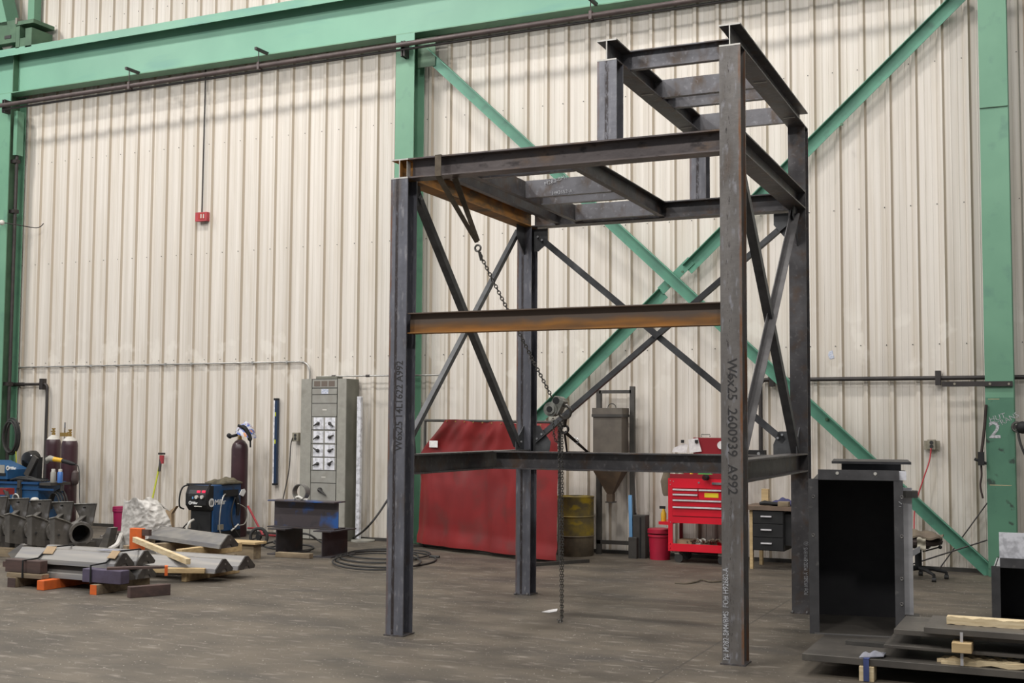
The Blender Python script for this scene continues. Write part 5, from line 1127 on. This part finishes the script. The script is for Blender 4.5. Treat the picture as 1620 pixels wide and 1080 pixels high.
# ================================================================== PIPE FITTINGS (row of four)
labs = ['pipe fitting nearest the right with its open round end showing', 'pipe fitting second from the right behind its folded plate', 'pipe fitting third from the right behind its folded plate', 'leftmost whole pipe fitting of the row', 'pipe fitting cut off by the left edge of the photo']
yn = 3.0; ws = (Yp(137, 843, yn).x-Yp(101, 839.5, yn).x)
base = Yp(126, 843, yn)
def node(k):
    c_ = V(base.x-ws*k, yn, base.z+.010*k)
    t_ = thing('pipe_fitting', labs[k], 'pipe fitting', (c_.x, yn, c_.z-.2), 0, 'welded pipe fittings in a row')
    ro, ri, ln = .135, .108, .30
    m_ = MB(); n_ = 28; ax = V(.82, -.57, 0); sy = V(.57, .82, 0)   # opening turned towards the camera
    cir = lambda o_, r_: [o_+sy*cos(t)*r_+V(0, 0, 1)*sin(t)*r_ for t in [2*PI*i/n_ for i in range(n_)]]
    e_ = c_+ax*.10; s0 = c_-ax*.20
    m_.ring([cir(s0, ri), cir(e_, ri), cir(e_, ro), cir(s0, ro)], False, True); m_.build('pipe', 'cast_steel', t_, True)
    MB().cyl(s0, s0+ax*.01, ri, n=28).build('bore_shade_disc', 'black_plastic', t_)  # added black disc closing the pipe, stands in for the dark inside
    MB().ring([cir(e_-ax*.03, ro+.012), cir(e_+ax*.004, ro+.006), cir(e_+ax*.004, ri), cir(e_-ax*.03, ro)], False, True).build('end_ring', 'cast_steel', t_, True)
    # folded shield in front and left of the pipe: narrow lit strip + wide face
    Pq = lambda px, py, y_: Yp(px, py, y_)+V(-ws*k, 0, .010*k)
    sh_ = MB(); sh_.prism([Pq(78, 820, yn-.32), Pq(86.5, 818, yn-.36), Pq(86.5, 866, yn-.36), Pq(79, 864, yn-.32)], (.0, .02, 0)); sh_.build('shield_strip', 'cast_steel', t_)
    sh_ = MB(); sh_.prism([Pq(86.5, 818, yn-.36), Pq(112, 827, yn-.10), Pq(114, 868, yn-.10), Pq(86.5, 866, yn-.36)], (-.01, .02, 0)); sf = sh_.build('shield', 'cast_steel', t_)
    c2 = Pq(93, 846, yn-.31); MB().cyl(c2+V(.01, -.012, 0), c2+V(-.01, .02, 0), .010, n=8).build('shield_hole', 'black_plastic', sf)
    MB().tube([Pq(78, 820, yn-.33), Pq(86.5, 818, yn-.37), Pq(100, 822, yn-.24), Pq(112, 827, yn-.11)], .009, 6).build('weld_bead', 'weld', t_)
    up_ = MB(); up_.prism([Pq(116, 797, yn+.12), Pq(152, 796, yn+.02), Pq(145, 832, yn+.05), Pq(134, 834, yn+.10), Pq(121, 806, yn+.12)], (0, .02, 0)); uf = up_.build('upper_plate', 'cast_steel', t_)
    MB().tube([Pq(115, 797, yn+.11), Pq(152, 796, yn+.01)], .006, 5).build('weld_bead', 'weld', uf)
    c2 = Pq(133, 802.5, yn+.05); MB().cyl(c2+V(0, -.012, 0), c2+V(0, .02, 0), .010, n=8).build('plate_hole', 'black_plastic', uf)
    rf = MB(); rf.prism([Pq(112, 829, yn-.10), Pq(118, 829, yn-.08), Pq(139, 813, yn+.10), Pq(130, 814, yn+.12)], (0, .0, -.015)); rf.build('sloping_plate', 'cast_steel', t_)
    MB().box(c_.x-.16, yn-.16, 0.10, c_.x+.12, yn+.16, c_.z-ro+.03).build('foot_block', 'bar_end', t_)
    return t_
for k in range(5): node(k)
o = tag(MB().box(-8.2, 2.72, 0, -5.85, 2.84, .10).build('timber_skid', 'wood_old'), 'front timber skid under the row of pipe fittings', 'timber')
o = tag(MB().box(-8.2, 3.08, 0, -5.85, 3.2, .10).build('timber_skid', 'wood_old'), 'rear timber skid under the row of pipe fittings', 'timber')
m = MB(); m.prism([Yp(12, 875, 2.0), Yp(28, 864, 2.0), Yp(33, 860, 2.0), Yp(38, 862, 2.0), Yp(36, 886, 2.0), Yp(22, 888, 2.0)], (0, .05, 0)); tag(m.build('kinked_plate', 'zinc_bar'), 'small pale kinked steel plate behind the strapped bar bundle', 'steel plate')
p_ = Yp(25, 888, 2.0); tag(MB().box(p_.x-.15, 1.95, 0, p_.x+.15, 2.15, p_.z).build('timber_skid', 'wood_brown'), 'dark timber carrying the small kinked plate', 'timber')

# ================================================================== WELDING MACHINES
def logo(parent, p, size, s='Miller', m='white_paint', xd=(1, 0, 0), nd=(0, -1, 0), scale=1.):
    X = Vector(xd).normalized(); Nn = Vector(nd).normalized(); c_ = Vector(p)
    dk = MB().lathe(c_, [(size*.62, 0), (size*.62, .003)], 20, Nn).build('logo_disc', m, parent)
    for j in range(3):
        q_ = c_+X*size*(-.24+.22*j)+Nn*.004; U_ = V(0, 0, 1); b_ = MB(); b_.prism([q_-U_*size*.34-X*size*.10, q_-U_*size*.34-X*size*.0, q_+U_*size*.34+X*size*.14, q_+U_*size*.34+X*size*.04], Nn*.002); b_.build('logo_stroke', 'black_plastic', dk)
    text(s, size*1.05, m, parent, c_+X*size*.72-V(0, 0, size*.33)+Nn*.002, X, (0, 0, 1), name='logo_text', bold=.002)
# middle machine: control panel towards the hall, logo side towards the right
yw = 5.45
Q = lambda px, py, y_=None: Yp(px, py, yw if y_ is None else y_)
cx_ = Q(328.5, 800).x; fx = Q(293, 800).x; zt2 = Q(328, 768).z; zb2 = .11
S = lambda px, py, e=0.: Xp(px, py, cx_+e)
yr = S(381, 800).y
o = thing('welding_machine', 'blue welding machine with a black control panel standing behind the rear bars', 'welder', ((cx_+fx)/2, (yw+yr)/2, 0))
MB().box(fx+.02, yw+.12, zb2, cx_, yr, zt2).build('side_case', 'machine_blue', o, bevel=.01)
zc = zt2-.36
m = MB(); m.prism([V(fx, yw+.14, zt2-.005), V(fx, yw+.05, zt2-.005), V(fx, yw, zt2-.12), V(fx, yw, zc+.08), V(fx, yw+.07, zc), V(fx, yw+.14, zc)], (cx_-fx-.002, 0, 0)); m.build('control_nose', 'black_plastic', o, bevel=.006)
m = MB(); m.prism([V(fx+.06, yw+.047, zt2-.02), V(fx+.06, yw-.004, zt2-.12), V(fx+.06, yw-.004, zt2-.16), V(fx+.06, yw+.01, zt2-.16), V(fx+.06, yw+.06, zt2-.02)], (cx_-fx-.09, 0, 0)); cp = m.build('control_panel', 'black_steel', o)
for px in (314, 322): c = Q(px, 777.5, yw-.0); MB().box(c.x-.022, yw-.006, c.z-.014, c.x+.022, yw+.02, c.z+.014).build('display', 'display_red', cp)
for px in (312, 320.5): c = Q(px, 786, yw); MB().cyl((c.x, yw-.03, c.z), (c.x, yw, c.z), .026, n=16).build('knob', 'off_white', cp, True)
c = Q(305.5, 787, yw); MB().box(c.x-.012, yw-.008, c.z-.015, c.x+.008, yw, c.z+.015).build('badge', 'skyblue', cp)
c = Q(301, 795); logo(o, V(c.x, yw-.002, c.z), .042)
c = S(334.5, 795); logo(o, V(cx_+.002, c.y, c.z), .10, xd=(0, 1, 0), nd=(1, 0, 0))
pbox(MB(), 307, 800, 319, 801.6, yw-.003, .004).build('model_stripe', 'off_white', o)
MB().box(fx+.03, yw+.09, .02, cx_-.02, yw+.12, zc).build('feeder_recess', 'black_plastic', o)
MB().tube(smoothpts([V(fx+.01, yw+.06, zt2+.0), V(fx-.03, yw-.02, zt2-.03), V(fx-.05, yw-.06, zt2-.14), V(fx-.05, yw-.06, zt2-.30), V(fx-.02, yw-.0, zc+.02)]), .012, 8).build('guard_bar', 'black_plastic', o, True)
MB().tube(smoothpts([V(cx_+.0, yw+.06, zt2+.02), V(cx_+.01, yw-.03, zt2-.05), V(cx_+.01, yw-.05, zt2-.2), V(cx_+.01, yw-.0, zc+.04)]), .012, 8).build('guard_bar', 'black_plastic', o, True)
MB().tube([V(fx-.02, yw+.05, zt2+.01), V(cx_, yw+.06, zt2+.02)], .012, 8).build('guard_bar', 'black_plastic', o, True)
MB().tube(smoothpts([Q(306, 822), Q(300, 826, yw-.1), Q(295, 838, yw-.12), Q(292, 854, yw-.1)]), .018, 8).build('gun_lead', 'off_white', o, True)
MB().tube(smoothpts([Q(306, 822), Q(296, 828, yw-.05), Q(287, 840, yw-.05), Q(289, 856, yw-.05)]), .010, 8).build('gun_lead', 'rubber', o, True)
E_ = .04
MB().tube(smoothpts([S(362, 780, E_), S(354, 784, E_), S(349, 805, E_), S(347, 832, E_), S(350, 848, E_)]), .010, 6).build('lead', 'conduit', o, True)
MB().tube(smoothpts([S(372, 786, E_), S(368, 800, E_), S(366, 815, E_), S(369, 832, E_), S(377, 846, E_), S(387, 860, E_)]), .011, 6).build('lead', 'rubber', o, True)
MB().tube(smoothpts([S(376, 796, .06), S(388, 803, .08), S(391, 816, .08), S(387, 828, .08), S(378, 831, .06)]), .008, 6).build('lead', 'cabinet_grey', o, True)
MB().cyl(S(366, 839, E_), S(377, 829, E_), .012, n=8).build('torch_tip', 'off_white', o, True)
MB().tube([S(374, 785, E_), S(377, 800, E_), S(376, 815, E_)], [.03, .035, .02], 8).build('gun_grip', 'black_plastic', o, True)
a = S(353, 783); b = S(373, 776); MB().box(cx_, min(a.y, b.y), a.z-.02, cx_+.05, max(a.y, b.y), b.z+.02).build('lead_hook', 'black_plastic', o)
a = S(344, 838); b = S(352, 829); MB().box(cx_, a.y, a.z, cx_+.02, b.y, b.z).build('socket_panel', 'outlet_box', o)
a = S(335, 846); b = S(345, 843); MB().box(cx_, a.y, a.z, cx_+.015, b.y, b.z+.005).build('latch', 'bare_steel', o)
m = MB(); m.prism([S(378, 782, .06), S(384, 785, .06), S(388, 777, .06), S(386, 773, .06), S(382, 774, .06)], (.012, 0, 0)); m.build('lens_tag', 'white_paint', o)
MB().box(fx+.02, yw+.13, .0, cx_, yr, zb2).build('cart_deck', 'black_plastic', o)
o = thing('cart_wheel', 'black spoked cart wheel on the floor left of the blue beam bench', 'wheel', tuple(Gp(402, 866))); g0 = Gp(402, 866); c = V(g0.x, g0.y+.1, .135)
MB().torus(c, (-.35, 1, 0), .115, .022, 28, 8).build('tyre', 'rubber', o, True); MB().cyl(c+V(0, -.02, 0), c+V(0, .02, 0), .04, n=12).build('hub', 'black_plastic', o, True)
for k in range(4): MB().cyl(c, c+V(cos(k*PI/2+.4)*.11, .03*cos(k*PI/2+.4), sin(k*PI/2+.4)*.11), .009, n=6).build('spoke', 'black_plastic', o)
# gloves on top of the machine
m = MB(); m.grid(lambda u, v: V(fx+.10+(cx_-fx-.06)*v, yw+.30+(yr-yw-.32)*u, zt2+.025+.09*sin(u*PI)**.6*sin(v*PI)**.5*(.6+.35*sin(u*9+1)+.12*sin(v*13+u*22))), 30, 12, V(0, 0, -.02))
o = tag(m.build('leather_gloves', 'glove', None, True), 'dark leather gloves heaped on top of the middle welding machine', 'gloves')
# red jack stand frame
o = thing('red_stand', 'red tubular stand leaning beside the maroon gas cylinder', 'stand', tuple(Gp(408, 848)))
MB().cyl(Yp(392, 800, 6.2), Yp(416, 846, 6.2), .016, n=8).build('leg', 'box_red', o, True); MB().cyl(Yp(392, 835, 6.2), Yp(409, 835, 6.2), .013, n=8).build('strut', 'box_red', o, True); MB().cyl(Yp(416, 846, 6.2), Gp(416, 852)+V(0, .4, .01), .016, n=8).build('leg', 'box_red', o, True)

GC = []
def cylinder(label, px, top, base_y, r_=.118, cap=True, neck='off_white'):
    p1 = Yp(px, top, base_y); H_ = p1.z; t_ = thing('gas_cylinder', label, 'gas cylinder', (p1.x, base_y, 0), 0)
    hs = H_-.16
    MB().lathe((p1.x, base_y, 0), [(r_-.01, 0), (r_, .02), (r_, hs-.10), (r_*.97, hs-.06), (r_*.86, hs-.02)], 28).build('bottle', 'cyl_maroon', t_, True)
    MB().lathe((p1.x, base_y, 0), [(r_*.86, hs-.02), (r_*.62, hs+.02), (r_*.38, hs+.04), (r_*.28, hs+.05)], 28).build('shoulder', neck, t_, True)
    MB().lathe((p1.x, base_y, 0), [(.028, hs+.05), (.028, hs+.09), (.016, hs+.09), (.016, hs+.14), (.03, hs+.14), (.03, H_)], 12).build('valve', 'brass', t_, True)
    MB().cyl((p1.x-.05, base_y, hs+.11), (p1.x+.03, base_y, hs+.11), .012, n=8).build('valve_outlet', 'brass', t_)
    GC.append(t_)
    return t_
cylinder('maroon gas cylinder on the left of the pair beside the wall', 85, 677, 6.2)
cylinder('maroon gas cylinder on the right of the pair, with a hose and regulator', 111, 679, 6.05, .125)
cylinder('maroon gas cylinder with a welding hood over its valve', 380, 683, 6.28, .122, neck='cyl_maroon')
o = tag(MB().cyl(V(Yp(101, 720, 6.45).x, 6.45, 0), Yp(103, 668, 6.45), .012, n=8).build('thin_pipe', 'chrome', None, True), 'thin metal pipe standing behind the two gas cylinders', 'pipe'); MB().box(Yp(100, 688, 6.45).x-.04, 6.42, Yp(100, 690, 6.45).z, Yp(104, 688, 6.45).x+.03, 6.48, Yp(100, 684, 6.45).z).build('tee', 'brass', o)
# welding hood
o = thing('welding_helmet', 'patterned blue and orange welding hood resting on the gas cylinder valve', 'welding helmet', tuple(Yp(385, 700, 6.2))); yq = 6.22
hc = Yp(385, 690, yq)
def hood(u, v):
    th = -2.2+u*3.6; ph = .15+v*1.25; r_ = .15*(1+.15*cos(th)); return hc+V(.02+r_*sin(ph)*cos(th)*1.05, r_*sin(ph)*sin(th), .07+r_*cos(ph)*.9-.11*v*(.6+.5*cos(th)))
MT['hood_paint'] = mat('hood_paint', (.55, .55, .60), (.05, .12, .45), rough=.3, scale=14, lo=.46, hi=.54, spot=((.65, .28, .10), 16, .54, .60), spot2=((.03, .03, .04), 22, .60, .66))
MB().grid(hood, 22, 14, V(0, .006, 0)).build('shell', 'hood_paint', o, True)
MB().tube(smoothpts([hc+V(.0, -.13, .16), hc+V(.10, -.10, .12), hc+V(.16, -.06, -.02), hc+V(.17, -.05, -.16)]), [.02]*4+[.035]*10+[.012]*5, 8).build('rear_band', 'black_plastic', o, True)
MB().tube(smoothpts([hc+V(-.08, -.05, .02), hc+V(-.18, -.04, .0), hc+V(-.24, -.02, .0)]), [.022]*6+[.018]*3+[.035]*4, 8).build('headgear', 'black_plastic', o, True)
MB().sphere(hc+V(-.24, -.03, .01), .035, 10, 8).build('knob', 'black_plastic', o, True)

# left machines: blue tray truck, slant-faced welder on top, reel
yl = 5.2
Q = lambda px, py, y_=yl: Yp(px, py, y_)
o = thing('machine_truck', 'blue welding machine body behind the row of pipe fittings', 'welder', tuple(Q(45, 860)))
x0_ = Q(-40, 790).x; x1_ = Q(60, 790).x; zt3 = Q(60, 763).z
MB().box(x0_, yl, .12, x1_, yl+.50, zt3-.03).build('case', 'machine_blue_light', o, bevel=.006)
MB().box(x0_, yl-.03, zt3-.03, x1_+.02, yl+.53, zt3+.0).build('top_tray', 'machine_blue', o)
m = MB(); pbox(m, 24, 772, 84, 775, yl-.015, .02); m.build('seam', 'machine_blue', o)
for px in (20, 58): MB().box(Q(px, 0).x-.03, yl-.05, Q(0, 797).z, Q(px, 0).x+.03, yl-.005, Q(0, 758).z).build('strap_bracket', 'frame_dark', o)
for xx in (x0_+.4, x1_-.1): c = V(xx, yl+.05, .11); MB().cyl(c, c+V(0, .06, 0), .11, n=18).build('wheel', 'rubber', o, True)
c = Q(98, 793, yl+.25); oo = thing('cable_spool', 'black cable looped over a hook at the end of the left machine', 'cable', tuple(c+V(0, 0, -.2)))
for k in range(4): MB().tube([c+V(-.04+cos(t)*(.16-.012*k), -.04*k, -.12+sin(t)*(.30-.018*k)) for t in [PI*i/16 for i in range(17)]], .014, 7).build('loop', 'rubber', oo, True)
MB().cyl(Q(98, 766, yl+.2), Q(98, 776, yl+.2), .03, n=8).build('hook', 'frame_dark', oo)
o = thing('wire_feeder', 'blue slant faced wire feeder on top of the left machine', 'wire feeder', tuple(Q(15, 762)))
za = zt3+.03; m = MB(); m.prism([V(Q(-30, 0).x, yl+.0, za), V(Q(36, 0).x, yl+.0, za), V(Q(36, 0).x, yl, Q(0, 742).z), V(Q(8, 0).x, yl, Q(0, 729).z), V(Q(-30, 0).x, yl, Q(0, 729).z)], (0, .42, 0)); m.build('case', 'machine_blue_light', o, bevel=.006)
MB().box(Q(-28, 0).x, yl+.02, zt3, Q(34, 0).x, yl+.4, za).build('plinth', 'black_plastic', o)
logo(o, V(Q(12.5, 740).x, yl-.002, Q(12, 740).z), .055)
pbox(MB(), -10, 735, 7, 750, yl-.006, .006).build('control_plate', 'cabinet_grey', o); pbox(MB(), -10, 748, 8, 752, yl-.012, .012).build('lever_slot', 'black_plastic', o)
o = thing('spool_cover', 'shiny black round spool cover with an arm behind the blue wire feeder', 'spool cover', tuple(Q(43, 740, yl+.45))); c = Q(41, 728, yl+.5)
MB().lathe(c+V(0, .1, 0), [(.001, .12), (.08, .11), (.13, .08), (.155, .0), (.155, -.06)], 28, (0, -1, 0)).build('dome', 'black_steel', o, True); MT['gloss_black'] = mat('gloss_black', (.01, .01, .01), rough=.12)
o.children[0].data.materials[0] = MT['gloss_black']
a = Q(57, 722, yl+.3); b = Q(42, 752, yl+.3); d = b-a; T = Matrix.Translation(a) @ d.to_track_quat('X', 'Y').to_matrix().to_4x4(); MB().box(0, -.05, -.02, d.length, .05, .02, T).build('arm', 'frame_dark', o)
m = MB(); m.prism([Q(60, 723, yl+.32), Q(52, 732, yl+.32), Q(42, 758, yl+.32), Q(58, 758, yl+.32)], (0, .1, 0)); m.build('bracket', 'black_plastic', o)
MB().box(Q(38, 0).x, yl+.1, zt3, Q(60, 0).x, yl+.5, Q(0, 757).z).build('mount', 'black_plastic', o)
o = thing('cable_tangle', 'black cables lying along the top of the left machine', 'cable', tuple(Q(60, 760)))
for k in range(4): MB().tube(smoothpts([V(Q(36, 0).x, yl+.06+.05*k, zt3+.02), V(Q(50, 0).x, yl+.03+.06*k, zt3+.05+.02*(k % 2)), V(Q(70, 0).x, yl+.07+.04*k, zt3+.03), V(Q(86, 0).x, yl+.04+.05*k, zt3+.02)]), .015, 6).build('cable', 'rubber', o, True)
# angle grinder and cans
tp = V(Q(92, 0).x, yl+.2, zt3)
o = thing('angle_grinder', 'yellow angle grinder propped on cans in front of the gas cylinders', 'angle grinder', tuple(Q(90, 740)))
c = Q(80, 727, yl+.15); MB().cyl(c+V(-.02, -.06, 0), c+V(-.02, -.05, 0), .062, n=20).build('guard', 'frame_dark', o, True)
MB().tube([c+V(-.03, -.04, 0), c+V(.02, -.03, .02), c+V(.09, -.02, .01)], [.04, .05, .038], 12).build('gear_head', 'cabinet_grey', o, True); MB().tube([c+V(.09, -.02, .01), c+V(.24, 0, -.01)], [.038, .033], 12).build('motor_body', 'yellow', o, True)
MB().tube([c+V(.24, 0, -.01), c+V(.40, .03, -.05), c+V(.46, .04, -.06)], [.033, .028, .015], 10).build('handle', 'black_plastic', o, True)
MB().tube(smoothpts([c+V(.45, .04, -.06), c+V(.52, .04, -.10), c+V(.57, .02, -.3), c+V(.60, 0, -.55), c+V(.64, -.02, -.72), c+V(.62, -.02, -.9)]), .007, 6).build('cord', 'rubber', o, True)
for px, mt_, lab, cp_ in ((84, 'cabinet_grey', 'grey spray can under the angle grinder', 'off_white'), (95, 'blue_can', 'blue and white spray can under the angle grinder', 'off_white')):
    p_ = Q(px, 758, yl+.12); t_ = thing('spray_can', lab, 'spray can', (p_.x, yl+.12, zt3)); MB().lathe((p_.x, yl+.12, zt3), [(.038, 0), (.04, .01), (.04, .15), (.03, .165)], 18).build('can', mt_, t_, True); MB().lathe((p_.x, yl+.12, zt3), [(.028, .165), (.028, .2), (.02, .203)], 14).build('cap', cp_, t_, True)
p_ = Q(88, 760, yl+.1); o = tag(MB().box(x1_+.02, yl+.0, zt3-.04, Q(103, 0).x, yl+.4, zt3-.001).build('side_shelf', 'frame_dark'), 'dark shelf on the end of the left machine holding the spray cans', 'shelf')
c = Q(119, 753, 5.95); MB().lathe(c+V(0, .0, -.14), [(.02, 0), (.05, .03), (.06, .10), (.05, .2), (.02, .23)], 16).build('regulator', 'pipe_brown', GC[1], True)
# reddish reel at far left edge
o = thing('hose_reel', 'dark reel with a red cover at the left edge in front of the blue machine', 'reel', tuple(Q(5, 800, 4.6))); c = Q(3, 795, 4.6)
MB().torus(c, (.3, 1, 0), .20, .03, 28, 8).build('coil', 'rubber', o, True); pbox(MB(), -12, 772, 10, 782, 4.55, .15).build('cover', 'vinyl_red', o)
MB().box(c.x-.05, 4.6, 0, c.x+.05, 4.7, c.z-.1).build('stand', 'frame_dark', o)
# white helmet-like cap and bottle in front of blue case
o = tag(MB().sphere(Q(55, 790, 4.9), .06, 12, 8, (1, 1, .6)).build('white_cup', 'off_white', None, True), 'upturned white cup on the ledge in front of the blue machine', 'cup')
p_ = Q(55, 794, 4.9); tag(MB().box(p_.x-.3, 4.83, 0, p_.x+.2, 4.99, p_.z-.01).build('steel_ledge', 'frame_dark'), 'dark ledge behind the row of pipe fittings', 'ledge')
o = thing('jug', 'small dark jug with a pale handle in front of the blue machine', 'jug', tuple(Q(28, 790, 4.9))); c = Q(28, 785, 4.9)
MB().lathe((c.x, 4.9, p_.z-.01), [(.05, 0), (.05, .10), (.02, .14), (.02, .20), (.025, .21)], 14).build('bottle', 'rubber', o, True); MB().torus((c.x, 4.86, p_.z+.05), (0, 1, 0), .06, .01, 20, 6).build('handle', 'off_white', o, True)

# ================================================================== LIGHT
def area(loc, size, power, rot=(0, 0, 0), col=(1, .96, .9), sy=None):
    l = bpy.data.lights.new('bay_lamp', 'AREA'); l.energy = power; l.size = size; l.color = col
    if sy: l.shape = 'RECTANGLE'; l.size_y = sy
    o = bpy.data.objects.new('bay_lamp', l); COL.objects.link(o); o.location = loc; o.rotation_euler = rot; return o
for xx, k in ((-12, 1.15), (-5.5, 1.1), (1.0, .95), (7.5, .8)):
    area((xx, 2.6, 10.2), .7, 265*k, col=(1, .965, .925))
    area((xx-1, -2.5, 10.4), .7, 265*k, (.25, 0, 0), col=(1, .97, .935))
    area((xx+1, -9, 10.4), .9, 400*k, (.5, 0, 0), col=(1, .975, .95))
wd = bpy.data.worlds.new('hall'); SC.world = wd; wd.use_nodes = True
wn = wd.node_tree.nodes; wl = wd.node_tree.links; bg = wn['Background']
bg.inputs[0].default_value = (.88, .93, 1, 1)
# added gradient in the world light: stronger from the left, darkening right-facing sides
tcw = wn.new('ShaderNodeTexCoord'); spw = wn.new('ShaderNodeSeparateXYZ'); wl.new(tcw.outputs['Generated'], spw.inputs[0])
mrw = wn.new('ShaderNodeMapRange'); wl.new(spw.outputs[0], mrw.inputs[0]); mrw.inputs[1].default_value = -.9; mrw.inputs[2].default_value = .7; mrw.inputs[3].default_value = .46; mrw.inputs[4].default_value = .13
wl.new(mrw.outputs[0], bg.inputs[1])
SC.view_settings.view_transform = 'Standard'; SC.view_settings.look = 'None'; SC.view_settings.gamma = 1; SC.view_settings.exposure = 0; SC.view_settings.use_curve_mapping = False
